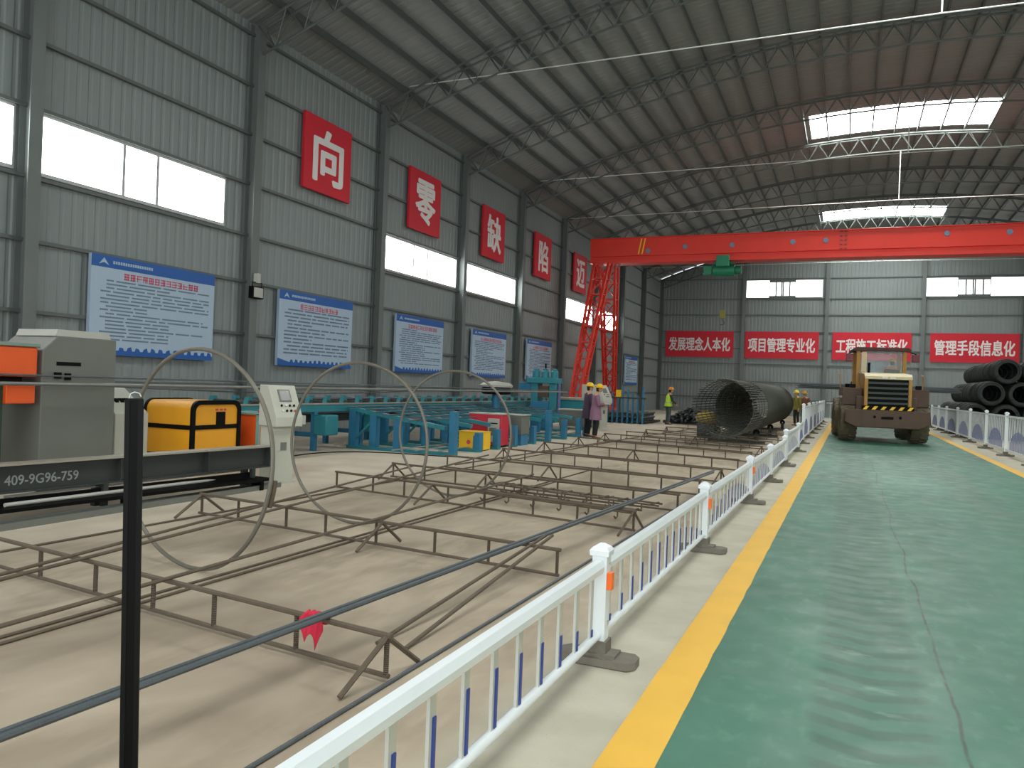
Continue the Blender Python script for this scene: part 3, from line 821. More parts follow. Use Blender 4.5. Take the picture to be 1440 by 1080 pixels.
def flag():
    # cloth knotted over the bar: short drop behind, two pointed tails hanging in front
    mb = MB(); n = 13; vs = []; fs = []
    prof = [(.028, -.05), (.026, -.01), (.02, .018), (0, .03), (-.02, .02), (-.027, -.01), (-.034, -.06), (-.04, -1)]
    for i in range(n):
        s = i/(n-1); x = (s-.5)*.17
        tail = -.07-.10*max(0, 1-abs(s-.3)/.22)-.14*max(0, 1-abs(s-.74)/.24)
        for k, (y, z) in enumerate(prof):
            if z == -1: z = tail
            pinch = .6 if k in (2, 3, 4) else 1
            vs.append((x*pinch+.004*math.sin(k*2+i), y+.012*math.sin(s*15+k*.7), max(z, tail)+.006*math.sin(i*1.7)))
    m = len(prof)
    for i in range(n-1):
        for k in range(m-1): fs.append((i*m+k, i*m+k+1, (i+1)*m+k+1, (i+1)*m+k))
    mb.add(vs, fs)
    o = mb.build('red_flag', mat('flag_red', '#c4243f', .8, 0, .1, 20), loc=(-2.80, 3.79, .262))
    sm = o.modifiers.new('thickness', 'SOLIDIFY'); sm.thickness = .002; sb = o.modifiers.new('smooth', 'SUBSURF'); sb.levels = 1; sb.render_levels = 1
    tag(o, 'small red cloth flag tied on the nearest ladder frame under the dark bars', 'flag')
flag()

def post():
    t = thing('black_post', 'black square steel post standing close to the camera at left', 'post', (-2.232, 2.015, 0), 0)
    t.rotation_euler = (0, -.02, .78)
    mb = MB(); mb.box(-.028, .028, -.02, .02, .01, 1.55); mb.build('shaft', M_black, t, bevel=.006)
    mb = MB(); mb.box(-.029, -.014, -.022, -.0195, .012, 1.545); mb.box(.012, .027, -.022, -.0195, .012, 1.545); mb.build('edge_strip', mat('post_edge', '#111413', .5, .1, spec=.15), t)
    mb = MB(); mb.box(-.12, .12, -.12, .12, 0, .012); mb.build('base_plate', M_black, t)
    mb = MB(); mb.tube([(-.018, 0, 1.55), (-.013, 0, 1.566), (.0, 0, 1.572), (.015, 0, 1.567), (.02, 0, 1.556)], .002, 5); mb.build('wire_loop', M_slat, t)
post()

# ------------------------------------------------------------------ pile cage
def cage():
    R = .85; zc = R+.31; X0 = -3.32
    t = thing('rebar_cage', 'large cylindrical steel pile cage with bare bars at the near end', 'rebar cage', (X0, 23.4, 0))
    mb = MB(); rr = random.Random(9); me = []
    N = 64
    for i in range(N):
        a = 2*PI*i/N; off = rr.uniform(-.45, .35)
        mb = MB(); mb.bar((R*math.cos(a), off, zc+R*math.sin(a)), (R*math.cos(a), 17.2, zc+R*math.sin(a)), .018, 5); mb.build('longitudinal_bar', M_cage, t)
    for y in [.3+.8*k for k in range(5)]+[5.0+1.6*k for k in range(8)]:
        mb = MB(); mb.tube([((R-.03)*math.cos(2*PI*i/40), y, zc+(R-.03)*math.sin(2*PI*i/40)) for i in range(40)], .014, 5, True); mb.build('hoop', M_cage, t)
    pts = []; turns = 210; y0, y1 = 4.2, 17.0
    for i in range(turns*20+1):
        a = 2*PI*i/20; pts.append(((R+.022)*math.cos(a), y0+(y1-y0)*i/(turns*20), zc+(R+.022)*math.sin(a)))
    mb = MB(); mb.tube(pts, .014, 4); mb.build('spiral_wrap', M_cage, t)
    # jig wheels the cage rests on
    for k, y in enumerate((26.6, 31.5, 37.5)):
        r = thing('cage_cradle', 'dark roller cradle under the pile cage, %s from the camera' % ORD[k], 'cradle', (X0, y, 0), 0, 'roller cradles under the cage')
        mb = MB(); mb.box(-.9, .9, -.08, .08, .0, .09); mb.build('beam', M_beam, r)
        for s in (-1, 1):
            mb = MB(); mb.box(s*.62-.06, s*.62+.06, -.06, .06, .09, .34); mb.build('stand', M_beam, r)
            mb = MB(); mb.lathe([(.02, -.05), (.11, -.05), (.11, .05), (.02, .05)], 14, 'y', (s*.62, 0, .37)); mb.build('roller', M_black, r)
    y = thing('yellow_drive_unit', 'small yellow drive unit on the floor left of the cage mouth', 'machine', (-4.58, 28.4, 0))
    mb = MB(); mb.ball((0, 0, .7), .4, .3, .26, 14, 8); mb.build('cover', mat('dull_yellow', '#9a8430', .6), y)
    mb = MB(); mb.box(-.3, .3, -.22, .22, 0, .5); mb.build('base', M_beam, y, bevel=.02)
cage()

# ------------------------------------------------------------------ coils of wire rod
def coils():
    rr = random.Random(4)
    def coil_mesh(seed):
        r = random.Random(seed); mb = MB()
        for k in range(15):
            y = -.53+1.06*k/14; R = .49+r.uniform(-.04, .02); cx, cz = r.uniform(-.02, .02), r.uniform(-.02, .02)
            mb.tube([(cx+R*math.cos(2*PI*i/28), y+.05*math.sin(2*PI*i/28+k), cz+R*math.sin(2*PI*i/28)) for i in range(28)], r.uniform(.03, .042), 5, True)
        body = mb.mesh('windings', M_wire)
        mb = MB(); prof = [(.46, -.5), (.48, -.3), (.47, 0), (.48, .3), (.46, .5), (.36, .5), (.35, 0), (.36, -.5), (.46, -.5)]
        mb.lathe(prof, 28, 'y'); core = mb.mesh('packed_core', M_wire)
        mb = MB()
        for a in (.5, 2.1, 3.7, 5.3):
            c, s = math.cos(a), math.sin(a)
            mb.tube([(c*.33, -.58, s*.33), (c*.53, -.59, s*.53), (c*.545, 0, s*.545), (c*.53, .59, s*.53), (c*.33, .58, s*.33)], .01, 4, True)
        return body, core, mb.mesh('binding_strap', M_black)
    ms = [coil_mesh(s) for s in (1, 2, 3)]
    for k in range(3):
        b = thing('coil_beam', 'dark ground beam under the wire coils, %s from the camera' % ORD[k], 'beam', (6.7, 40.2+4.2*k, 0), 0, 'ground beams under the wire coils')
        mb = MB(); mb.box(-2.1, 2.1, -.12, .12, .4, .46); mb.build('top_flange', M_beam, b)
        mb = MB(); mb.box(-2.1, 2.1, -.015, .015, .05, .4); mb.build('web', M_beam, b)
        mb = MB(); mb.box(-2.1, 2.1, -.12, .12, 0, .05); mb.build('bottom_flange', M_beam, b)
    rows = [('bottom', 1.03, [5.1, 6.23, 7.36, 8.49]), ('middle', 2.01, [5.665, 6.795, 7.925]), ('top', 2.99, [6.23, 7.36])]
    for ln in range(8):
        for rn, z, xs in rows:
            if ln > 1: xs = xs[:-1]
            for k, x in enumerate(xs):
                t = thing('wire_coil', 'dark wire rod coil, %s row, %s layer from camera, %s from railing' % (rn, ORD[ln], ORD[k]), 'wire coil', (x, 40.0+1.27*ln, z), rr.uniform(-.02, .02), 'coils of wire rod stacked behind the right railing')
                b, c, s = ms[rr.randrange(3)]
                inst(b, 'windings', t, rot=(0, rr.uniform(0, 6), 0)); inst(c, 'packed_core', t); inst(s, 'binding_strap', t)
coils()

# ------------------------------------------------------------------ machines along the left side
def bench():
    t = thing('steel_bench', 'long dark steel I-beam bench with white stencilled number', 'bench', (-8.26, 4.3, 0), math.atan2(.40, 5.0)*-1)
    L = 5.05
    def B(name, m, *bx, bev=0):
        mb = MB(); mb.box(*bx); return mb.build(name, m, t, bevel=bev)
    B('top_flange', M_beamtop, -.11, .11, 0, L, .585, .605); B('web', M_beam, -.012, .012, 0, L, .315, .585)  # flange paler than web: top light put into the colour
    B('bottom_flange', M_beam, -.11, .11, 0, L, .295, .315)
    for y in (1.0, 2.6, 3.9, L-.03): B('stiffener', M_beam, .012, .1, y-.006, y+.006, .315, .585)
    for y in (.3, 2.4, L-.35):
        mb = MB(); mb.beam((-.08, y, .02), (-.08, y, .3), .08, .07); mb.beam((.08, y, .02), (.08, y, .3), .06, .06); mb.build('leg', M_beam, t)
    text_obj('stencil', '409-9G96-759', mat('stencil_white', '#8f9694', .7, 0, .1), t, .82, .105, .012, 0, 'yz', (.0145, 1.70, .42))
    r = thing('floor_channel', 'flat grey steel channel lying along the front of the bench', 'steel channel', (-7.72, 4.2, 0), 0)
    mb = MB(); mb.box(-.09, .09, 0, 5.2, 0, .012); mb.box(-.09, -.075, 0, 5.2, .012, .07); mb.box(.075, .09, 0, 5.2, .012, .07); mb.build('profile', M_grey, r)
    mb = MB(); mb.box(-.07, .07, .02, 5.15, .055, .066); mb.build('lid', mat('channel_grey', '#5d645f', .6, .2), r)
    for k, (x, y0, y1, z) in enumerate(((-8.0, 5.5, 8.85, .19), (-8.16, 5.6, 9.0, .25))):
        mb = MB(); mb.bar((x, y0, z), (x+.12, y1, z), .022 if k == 0 else .014, 8)
        tag(mb.build('white_pipe', M_ltgrey), ('thick white pipe on the low shelf under the steel bench' if k == 0 else 'thin pale pipe on the shelf behind the thick white one, under the bench'), 'pipe')
    B('pipe_shelf', M_black, -.02, .32, .75, 4.85, .13, .168)
    for y in (.85, 2.7, 4.7): B('shelf_foot', M_black, .0, .28, y-.03, y+.03, 0, .13)
    B('pipe_rest', M_black, .0, .06, 1.0, 4.7, .168, .236)
bench()

def cabinet_left():
    t = thing('machine_cabinet', 'tall grey machine cabinet with chamfered top behind the steel bench', 'machine', (-9.95, 7.05, 0))
    mb = MB()
    mb.prism([(0, .25), (0, 1.85), (.22, 2.05), (1.12, 2.05), (1.12, .25)], 'x', -.55, .32); mb.build('body', M_grey, t, bevel=.015)
    mb = MB(); mb.prism([(.2, 2.05), (.24, 2.14), (1.02, 2.14), (1.06, 2.05)], 'x', -.5, .28); mb.build('lid', M_ltgrey, t)  # lid paler than the body, light from above put into its colour
    mb = MB(); mb.box(.321, .326, .2, .56, 1.66, 1.71); mb.build('vent', M_black, t)
    mb = MB(); mb.box(.321, .35, .17, .26, 1.49, 1.57); mb.box(.321, .35, .32, .4, 1.47, 1.56); mb.build('clamp', M_black, t)
    mb = MB(); mb.box(-.5, .28, .05, 1.07, 0, .25); mb.build('plinth', M_beam, t)
    o = thing('orange_machine', 'orange machine box at the left frame edge on a green leg', 'machine', (-9.85, 5.9, 0))
    mb = MB(); mb.box(-.35, .26, 0, 1.06, 1.5, 1.88); mb.build('hood', M_orange, o, bevel=.02)
    mb = MB(); mb.box(-.37, .28, -.02, 1.08, 1.88, 1.93); mb.build('lid', mat('lid_grey_green', '#7d8f84', .6), o, bevel=.01)
    mb = MB(); mb.box(-.3, .2, .02, .9, 1.4, 1.5); mb.build('slot', M_black, o)
    mb = MB(); mb.box(-.35, .26, .2, .5, 1.16, 1.4); mb.box(-.35, .26, .66, 1.04, 1.16, 1.4); mb.build('lower_guard', M_orange, o, bevel=.01)
    mb = MB(); mb.box(-.25, .2, .5, .66, .0, 1.4); mb.build('column', mat('machine_dark_green', '#25402e', .6), o)
    mb = MB(); mb.box(-.3, .22, .1, .4, 0, 1.16); mb.build('leg', mat('machine_dark_green', '#25402e', .6), o)
    d = thing('small_control_desk', 'pale sloping control desk half hidden behind the grey cabinet', 'control desk', (-10.55, 8.75, 0))
    mb = MB(); mb.prism([(0, 0), (0, 1.42), (.62, .98), (.62, 0)], 'y', -.3, .3); mb.build('body', M_beige, d, bevel=.012)
    mb = MB(); 
    for k in range(3): mb.box(.33+.0, .4, -.12+.1*k, -.06+.1*k, 1.12, 1.2)
    mb.build('button_row', M_black, d)
cabinet_left()

def generator():
    t = thing('orange_power_unit', 'orange yellow power unit with black rounded frame behind the bench', 'power unit', (-10.55, 9.55, 0), 0)
    W, D, z0, z1 = 1.0, 1.05, .32, 1.17
    def rr_(w0, w1, h0, h1, r=.14, n=5):
        pts = [(w0, h0), (w1, h0)]
        for i in range(n+1): a = i*PI/2/n; pts.append((w1-r+r*math.cos(a), h1-r+r*math.sin(a)))
        for i in range(n+1): a = PI/2+i*PI/2/n; pts.append((w0+r+r*math.cos(a), h1-r+r*math.sin(a)))
        return pts
    mb = MB(); mb.prism(rr_(0, D, z0, z1), 'x', 0, W); mb.build('housing', M_yellow, t, bevel=.01)
    for x in (0, W):
        mb = MB(); o, i_ = rr_(-.02, D+.02, z0-.02, z1+.02, .16), rr_(.05, D-.05, z0+.03, z1-.05, .11); n = len(o)
        for a, b in ((x-.02, x+.03),):
            mb.loft([[(a, u, v) for u, v in o], [(b, u, v) for u, v in o], [(b, u, v) for u, v in i_], [(a, u, v) for u, v in i_]], True)
        mb.build('end_frame', M_black, t)
    mb = MB(); mb.box(-.015, W+.02, -.015, D+.015, .72, .79); mb.build('waist_band', M_black, t)
    mb = MB(); mb.box(W+.001, W+.012, .52, .72, .79, 1.0); mb.build('socket', M_black, t)
    mb = MB(); mb.box(W+.001, W+.006, .5, .56, 1.02, 1.05); mb.box(W+.001, W+.006, .6, .66, 1.02, 1.05); mb.box(W+.001, W+.006, .69, .74, 1.02, 1.05); mb.build('badge', M_ptitle, t)
    mb = MB()
    for x in (.08, W-.08):
        for y in (.1, D-.1): mb.box(x-.05, x+.05, y-.05, y+.05, 0, z0)
    mb.build('feet', M_black, t)
    b = thing('orange_feed_box', 'small orange box with pale frame left of the beige console', 'machine', (-10.2, 11.0, 0))
    mb = MB(); mb.box(0, .75, 0, .62, .22, .93); mb.build('body', M_orange, b, bevel=.015)
    mb = MB(); mb.box(-.03, .05, -.03, -.0, .2, .95); mb.box(.70, .77, -.03, -.0, .2, .95); mb.box(-.03, .78, -.03, .65, .93, .96); mb.build('frame', mat('pale_teal_frame', '#7ba59a', .5), b)
    mb = MB(); mb.box(.751, .757, .42, .5, .26, .42); mb.build('slot', M_black, b)
    mb = MB(); mb.box(.05, .7, .05, .55, 0, .22); mb.build('base', M_beam, b)
    mb = MB(); mb.ball((.62, .3, .97), .12, .16, .09, 10, 6, 0, 1); mb.build('warning_lamp', M_redbox, b)
    w = thing('scrap_bin', 'low dark bin of offcuts between the orange boxes', 'bin', (-10.1, 10.72, 0))
    mb = MB(); mb.box(-.2, .3, -.02, .2, 0, .75); mb.build('bin', M_black, w)
    mb = MB(); rr = random.Random(2)
    for k in range(14):
        x, y = rr.uniform(-.15, .22), rr.uniform(.0, .15); mb.bar((x, y, .72), (x+rr.uniform(-.2, .2), y+rr.uniform(-.03, .06), .86+rr.uniform(0, .06)), .012, 4)
    mb.build('offcuts', M_slat, w)['kind'] = 'stuff'
generator()

def console(name, label, loc, rz, H, far=False):
    t = thing(name, label, 'control console', loc, rz)
    s = H/1.47
    # side profile: y is depth (front toward -y), sloping desk head on a narrower pedestal
    mb = MB(); mb.prism([(-.02, .0), (-.02, .86*s), (.38, .86*s), (.38, 0)], 'x', -.24, .24); mb.build('pedestal', M_beige, t, bevel=.012)
    mb = MB(); mb.prism([(-.20, .86*s), (-.20, 1.0*s), (.10, H), (.38, H), (.38, .86*s)], 'x', -.29, .29); mb.build('desk_head', M_beige, t, bevel=.012)
    n = Vector((0, -(H-1.0*s), -.30)).normalized(); u = Vector((0, .30, H-s)).normalized()
    nn = Vector((0, -u.z, u.y))
    o = Vector((0, -.20, s))
    def P(x, v, lift): return o+Vector((x, 0, 0))+u*v+nn*lift
    def plate(nm, m, x0, x1, v0, v1, lift=.008):
        mb = MB(); mb.add([P(x, v, l) for l in (-.004, lift) for x, v in ((x0, v0), (x1, v0), (x1, v1), (x0, v1))], [(0, 3, 2, 1), (4, 5, 6, 7), (0, 1, 5, 4), (1, 2, 6, 5), (2, 3, 7, 6), (3, 0, 4, 7)])
        return mb.build(nm, m, t, smooth=False)
    plate('screen_bezel', M_grey, -.13, .13, .27, .48, .012); plate('screen', mat('screen_grey', '#767a77', .25), -.105, .105, .29, .46, .015)
    cols = [M_black, M_slat, M_black, M_black, M_slat, M_black, M_black, mat('button_red', '#b5402f', .4)]
    for k in range(8):
        x = -.12+.09*(k % 4); v = .2 if k < 4 else .11
        mb = MB(); c = P(x, v, 0); d = P(x, v, .022); mb.bar(c, d, .02, 8); mb.build('button', cols[k], t)
    mb = MB(); mb.box(-.06, .07, -.027, -.02, .5*s, .62*s); mb.build('name_plate', M_grey, t)
    mb = MB(); mb.box(.29, .47, -.05, .2, .88*s, 1.02*s); mb.build('side_shelf', M_ltgrey, t, bevel=.01)
    mb = MB(); mb.box(-.27, .27, -.05, .4, 0, .03); mb.build('plinth', M_beige, t)
    return t
console('control_console', 'beige control console with screen and buttons at the end of the bench', (-7.86, 9.68, 0), 1.28, 1.49).scale = (.8, .8, 1)
console('control_console', 'pale control console right of the two women in yellow helmets', (-8.95, 30.4, 0), 1.2, 1.72)
def tall_box():
    t = thing('control_cabinet', 'tall pale electrical cabinet behind the women in yellow helmets', 'cabinet', (-9.75, 31.3, 0))
    mb = MB(); mb.box(-.35, .35, -.25, .25, .06, 1.73); mb.build('body', M_beige, t, bevel=.012)
    mb = MB(); mb.box(-.31, .31, -.262, -.25, .12, 1.68); mb.build('door', M_beige, t)
    mb = MB(); mb.box(-.33, .33, -.23, .23, 0, .06); mb.build('plinth', M_beam, t)
tall_box()

# eye-level feed bars running into the blue press tower
def feed():
    rebar((-9.3, 5.2, 1.42), (-9.05, 26.2, 1.42), .024, 'thick long bar at chest height running into the blue press tower', M_feed)
    rebar((-9.45, 5.0, 1.53), (-9.15, 26.2, 1.46), .013, 'thin long bar just above the thick one at chest height', M_dark, mid=-.0)
    rebar((-9.36, 7.6, 1.41), (-9.22, 16.5, 1.41), .011, 'sagging thin bar below the thick one at chest height', M_dark, mid=.09)
feed()

def conveyor():
    t = thing('roller_conveyor', 'long blue roller conveyor carrying bars along the left wall', 'conveyor', (-11.4, 12.0, 0))
    L = 17.5
    for x in (-.45, .55):
        mb = MB(); mb.box(x-.05, x+.05, 0, L, .86, 1.02); mb.build('side_beam', M_teal, t)
    mb = MB(); mb.box(.5, .62, 0, L, 1.02, 1.05); mb.build('guide_strip', M_beamtop, t)
    mb = MB(); mb.lathe([(.045, -.42), (.06, -.4), (.06, .52), (.045, .54)], 10, 'x', (0, 0, 0), True); ro = mb.mesh('roller', M_beam)
    mb = MB(); mb.prism([(-.11, 0), (.11, 0), (.05, .18), (-.05, .18)], 'x', .4, .5); mb.prism([(-.11, 0), (.11, 0), (.05, .18), (-.05, .18)], 'x', -.5, -.4); br = mb.mesh('bracket', M_teal)
    mb = MB(); mb.box(-.5, -.4, -.06, .06, 0, .86); mb.box(.5, .6, -.06, .06, 0, .86); mb.box(-.4, .5, -.04, .04, .3, .4); lg = mb.mesh('leg_frame', M_tealb)
    for i in range(27):
        y = .4+.64*i
        inst(ro, 'roller', t, (0, y, 1.06)); inst(br, 'bracket', t, (0, y, 1.0))
    for i in range(10): inst(lg, 'leg_frame', t, (0, .6+1.8*i, 0))
    mb = MB(); mb.box(-.3, .4, 0, L, .62, .8); mb.build('cable_tray', M_beam, t)
    mb = MB(); mb.box(.6, .95, 2.3, 2.75, .35, .8); mb.build('drive_motor', M_teal, t, bevel=.03)
    mb = MB(); mb.box(.62, .85, 4.2, 4.6, .35, .78); mb.build('gearbox', M_teal, t, bevel=.03)
    rr = random.Random(8)
    for k, x in enumerate((-.25, -.1, .08, .22)):
        rebar((-11.4+x, 13.0+k*.3, 1.135), (-11.4+x+.05, 28.5-k*.6, 1.135), .014, 'dark bar lying on the conveyor rollers, %s from the wall' % ORD[k].replace('nearest', 'first'), M_dark, 'bars on the conveyor rollers')
    m = thing('domed_motor', 'dark motor with white dome cover standing above the conveyor', 'motor', (-10.02, 22.3, 0))
    mb = MB(); mb.lathe([(.05, 1.7), (.4, 1.66), (.52, 1.58), (.5, 1.52), (.05, 1.52)], 20, 'z'); mb.build('dome', M_ltgrey, m)
    mb = MB(); mb.lathe([(.42, 1.52), (.46, 1.48), (.46, 1.34), (.4, 1.3)], 20, 'z', caps=True); mb.build('drum', M_black, m)
    mb = MB(); mb.lathe([(.2, 0), (.18, .05), (.12, .06), (.12, 1.3)], 14, 'z', caps=True); mb.build('stand', M_tealb, m)
conveyor()

def stand(y, hp, label):
    t = thing('sloping_rack', label, 'rack', (-8.0, y, 0), 0, 'blue sloping storage racks beside the conveyor')
    mb = MB(); mb.box(-2.75, .07, -.09, .09, 0, .07); mb.build('base_beam', M_teal, t)
    mb = MB(); mb.beam((-2.74, 0, .932), (-.2, 0, .60), .12, .09); mb.build('sloping_beam', M_teal, t)
    mb = MB(); mb.box(-.07, .07, -.1, .1, .07, hp); p = mb.build('stop_post', M_tealb, t, bevel=.008)
    for x, w in ((-2.62, .09), (-2.05, .09), (-1.42, .08)):
        z = .96-(x+2.95)*.131-.04
        mb = MB(); mb.box(x-w, x+w, -.08, .08, .07, z); mb.build('leg', M_tealb, t)
    mb = MB(); mb.beam((-2.7, 0, .1), (-2.05, 0, .72), .05, .05); mb.build('brace', M_teal, t)
for k, (y, hp) in enumerate(((15.6, .98), (16.9, .46), (17.95, .5), (19.05, .56), (20.4, .5), (21.6, .9), (23.0, .6), (24.4, .62))):
    stand(y, hp, 'blue sloping bar rack beside the conveyor, %s from the camera' % ORD[k])
def rack_bars():
    rr = random.Random(11)
    for k in range(6):
        x = -10.55+.34*k; z = .96-(x+8+2.95)*.131+.05+.014
        rebar((x, 15.2+rr.uniform(-.2, .3), z), (x+.04, 25.3+rr.uniform(-.5, .4), z), .015, 'long rebar resting across the sloping racks, %s from the conveyor' % ORD[k].replace('nearest', 'first'), M_dark, 'rebars resting across the sloping racks')
    for k in range(3):
        x = -9.2+.42*k
        rebar((x, 15.0+.3*k, .083), (x-.05, 25.4, .083), .013, 'rebar lying on the base beams of the sloping racks, %s from the wall' % ORD[k].replace('nearest', 'first'), M_beamtop, 'rebars on the rack base beams')
rack_bars()

def tower():
    t = thing('press_tower', 'blue press tower with cylinders on top at the conveyor end', 'press', (-9.95, 26.9, 0))
    mb = MB(); mb.box(-.62, .05, -.3, .3, .05, 1.05); mb.build('base', M_tealb, t, bevel=.02)
    for x in (-.55, .15):
        mb = MB(); mb.box(x-.1, x+.16, -.25, .25, .3, 1.75); mb.build('column', M_teal, t, bevel=.015)
    mb = MB(); mb.box(-.8, .35, -.32, .32, 1.7, 1.9); mb.build('crosshead', M_teal, t, bevel=.015)
    for k, x in enumerate((-.55, -.2, .15)):
        mb = MB(); mb.lathe([(.14, 1.9), (.14, 2.12), (.1, 2.16), (.1, 2.22), (.02, 2.24)], 14, 'z', (x, 0, 0)); mb.build('cylinder', M_teal, t)
    mb = MB(); mb.bar((-.2, 0, 2.2), (-.2, 0, 2.42), .03, 6); mb.build('rod', M_black, t)
    mb = MB(); mb.box(-.42, .02, -.22, .2, 1.2, 1.6); mb.build('die_block', M_loaderb, t)
    mb = MB(); mb.box(-1.15, -.62, -.2, .2, 1.45, 1.72); mb.build('side_motor', M_tealb, t, bevel=.02)
    mb = MB(); mb.box(.33, .36, -.1, .14, .6, 1.7); mb.build('scale_plate', mat('plate_violet', '#5a5f8f', .5), t)
    mb = MB(); mb.box(-.75, .45, -.4, .4, 0, .05); mb.build('foot_plate', M_teal, t)
    c = thing('outfeed_table', 'green topped outfeed table right of the press tower', 'table', (-9.9, 28.2, 0))
    mb = MB(); mb.box(-.6, .9, 0, 1.8, 1.12, 1.2); mb.build('top', M_beamtop, c)
    mb = MB(); mb.box(-.55, .85, .05, 1.75, .5, 1.12); mb.build('cabinet', M_teal, c)
    for x in (-.5, .8):
        for y in (.1, 1.7):
            mb = MB(); mb.box(x-.05, x+.05, y-.05, y+.05, 0, .5); mb.build('leg', M_tealb, c)
tower()

def bins():
    t = thing('red_cabinet', 'red steel cabinet with white panel standing among the blue racks', 'cabinet', (-8.55, 18.42, 0))
    mb = MB(); mb.box(-.45, .45, 0, .5, .05, .84); mb.build('body', M_redbox, t, bevel=.012)
    mb = MB(); mb.box(-.47, .47, -.02, .52, .84, .87); mb.build('lid', M_ltgrey, t)
    mb = MB(); mb.box(.08, .4, -.012, 0, .14, .74); mb.build('panel', M_ltgrey, t)
    mb = MB(); mb.box(.13, .33, -.018, -.012, .3, .5); mb.build('meter', M_grey, t)
    mb = MB(); mb.box(.12, .35, -.018, -.012, .6, .63); mb.build('slot', M_black, t)
    mb = MB(); mb.box(-.4, .4, .05, .45, 0, .05); mb.build('base', M_black, t)
    g = thing('grey_steel_bin', 'plain grey steel bin right of the red cabinet', 'bin', (-8.47, 19.76, 0))
    mb = MB(); mb.box(-.5, .5, -.28, .28, .3, .8); mb.build('body', M_grey, g, bevel=.01)
    mb = MB(); mb.box(-.53, .53, -.3, .3, .8, .83); mb.build('rim', M_ltgrey, g)
    for x in (-.44, .43):
        mb = MB(); mb.box(x-.05, x+.05, -.25, .25, 0, .3); mb.build('leg', M_tealb, g)
    h = thing('grey_steel_bin', 'farther grey bin just left of the women in yellow helmets', 'bin', (-8.55, 25.75, 0))
    mb = MB(); mb.box(-.5, .45, -.3, .3, .28, .82); mb.build('body', M_grey, h, bevel=.01)
    mb = MB(); mb.box(-.53, .48, -.33, .33, .82, .86); mb.build('rim', M_ltgrey, h)
    for x in (-.43, .38):
        mb = MB(); mb.box(x-.05, x+.05, -.25, .25, 0, .28); mb.build('leg', M_tealb, h)
    y = thing('yellow_toolbox', 'small bright yellow box in front of the red cabinet', 'box', (-8.32, 17.42, 0), .05)
    mb = MB(); mb.box(-.36, .3, -.22, .22, .02, .44); mb.build('body', M_yel2, y, bevel=.015)
    mb = MB(); mb.box(.02, .2, -.228, -.22, .0, .36); mb.build('blue_door', M_tealb, y)
    mb = MB(); mb.box(-.37, .31, -.23, .23, .44, .46); mb.build('lid', M_yel2, y, bevel=.005)
    mb = MB(); mb.lathe([(.005, -.228), (.05, -.226), (.055, -.22)], 10, 'y', (-.1, 0, .2)); mb.build('emblem', M_ptitle, y)
    mb = MB(); mb.box(-.32, .27, -.2, .2, 0, .02); mb.build('base', M_black, y)
bins()

def cable():
    pts = [(-10.2, 10.6, .012), (-10.25, 12.3, .012), (-10.45, 13.9, .012), (-10.1, 14.75, .012), (-9.2, 15.15, .012), (-8.0, 15.25, .012), (-7.5, 15.6, .012)]
    sm = []
    for i in range(len(pts)-1):
        for k in range(6): sm.append(Vector(pts[i]).lerp(Vector(pts[i+1]), k/6))
    for _ in range(6): sm = [sm[0]]+[(sm[i-1]+sm[i]*2+sm[i+1])/4 for i in range(1, len(sm)-1)]+[sm[-1]]
    mb = MB(); mb.tube(sm, .011, 6); tag(mb.build('power_cable', M_black), 'thin black cable curving across the pale floor before the blue racks', 'cable')
cable()

# back-left yard of stock
def stock():
    t = thing('stock_rack', 'blue posted stock rack full of dark bars in the back left corner', 'rack', (-10.9, 36.0, 0))
    for k in range(10):
        mb = MB(); mb.box(.02+.24*k-.035, .02+.24*k+.035, -.06, .06, 0, 1.3+.14*(k*7 % 4)); mb.build('post', M_tealb, t)
    mb = MB(); mb.box(-.1, 2.3, -.08, .08, 1.15, 1.22); mb.build('rail', M_beam, t)
    mb = MB(); mb.box(-.1, 2.3, .05, 3.2, .05, .12); mb.build('deck', M_beam, t)
    mb = MB(); mb.box(.9, 1.15, -.1, .1, 1.22, 1.55); mb.build('yellow_marker', M_yel2, t)
    rr = random.Random(3)
    for k in range(28):
        z = .17+.1*(k//7); x = -10.9+.12+.31*(k % 7)+.05*(k//7 % 2)
        rebar((x, 36.1+rr.uniform(0, .1), z), (x, 39.0, z), .05, 'dark stock bar in the blue posted rack', M_dark, 'stock bars in the corner rack')
    p = thing('bar_saddle', 'low steel saddle carrying the dark rebar heap behind the cage mouth', 'saddle', (-6.9, 39.0, 0))
    for y in (0, 3.2):
        mb = MB(); mb.box(-1.5, 1.5, y-.08, y+.08, 0, .14); mb.build('sleeper', M_beam, p)
    i = 0
    for lay, (n, z) in enumerate(((11, .19), (10, .29), (9, .39), (7, .49), (6, .59), (4, .69), (3, .79))):
        for k in range(n):
            x = -6.9+(k-(n-1)/2)*.22+rr.uniform(-.04, .04)
            rebar((x, 38.0+rr.uniform(-.5, .6), z), (x+rr.uniform(-.12, .12), 42.8+rr.uniform(-.5, .5), z), .05, 'dark rebar in the heap between the vested worker and the cage', M_dark, 'rebars heaped behind the cage mouth')
stock()

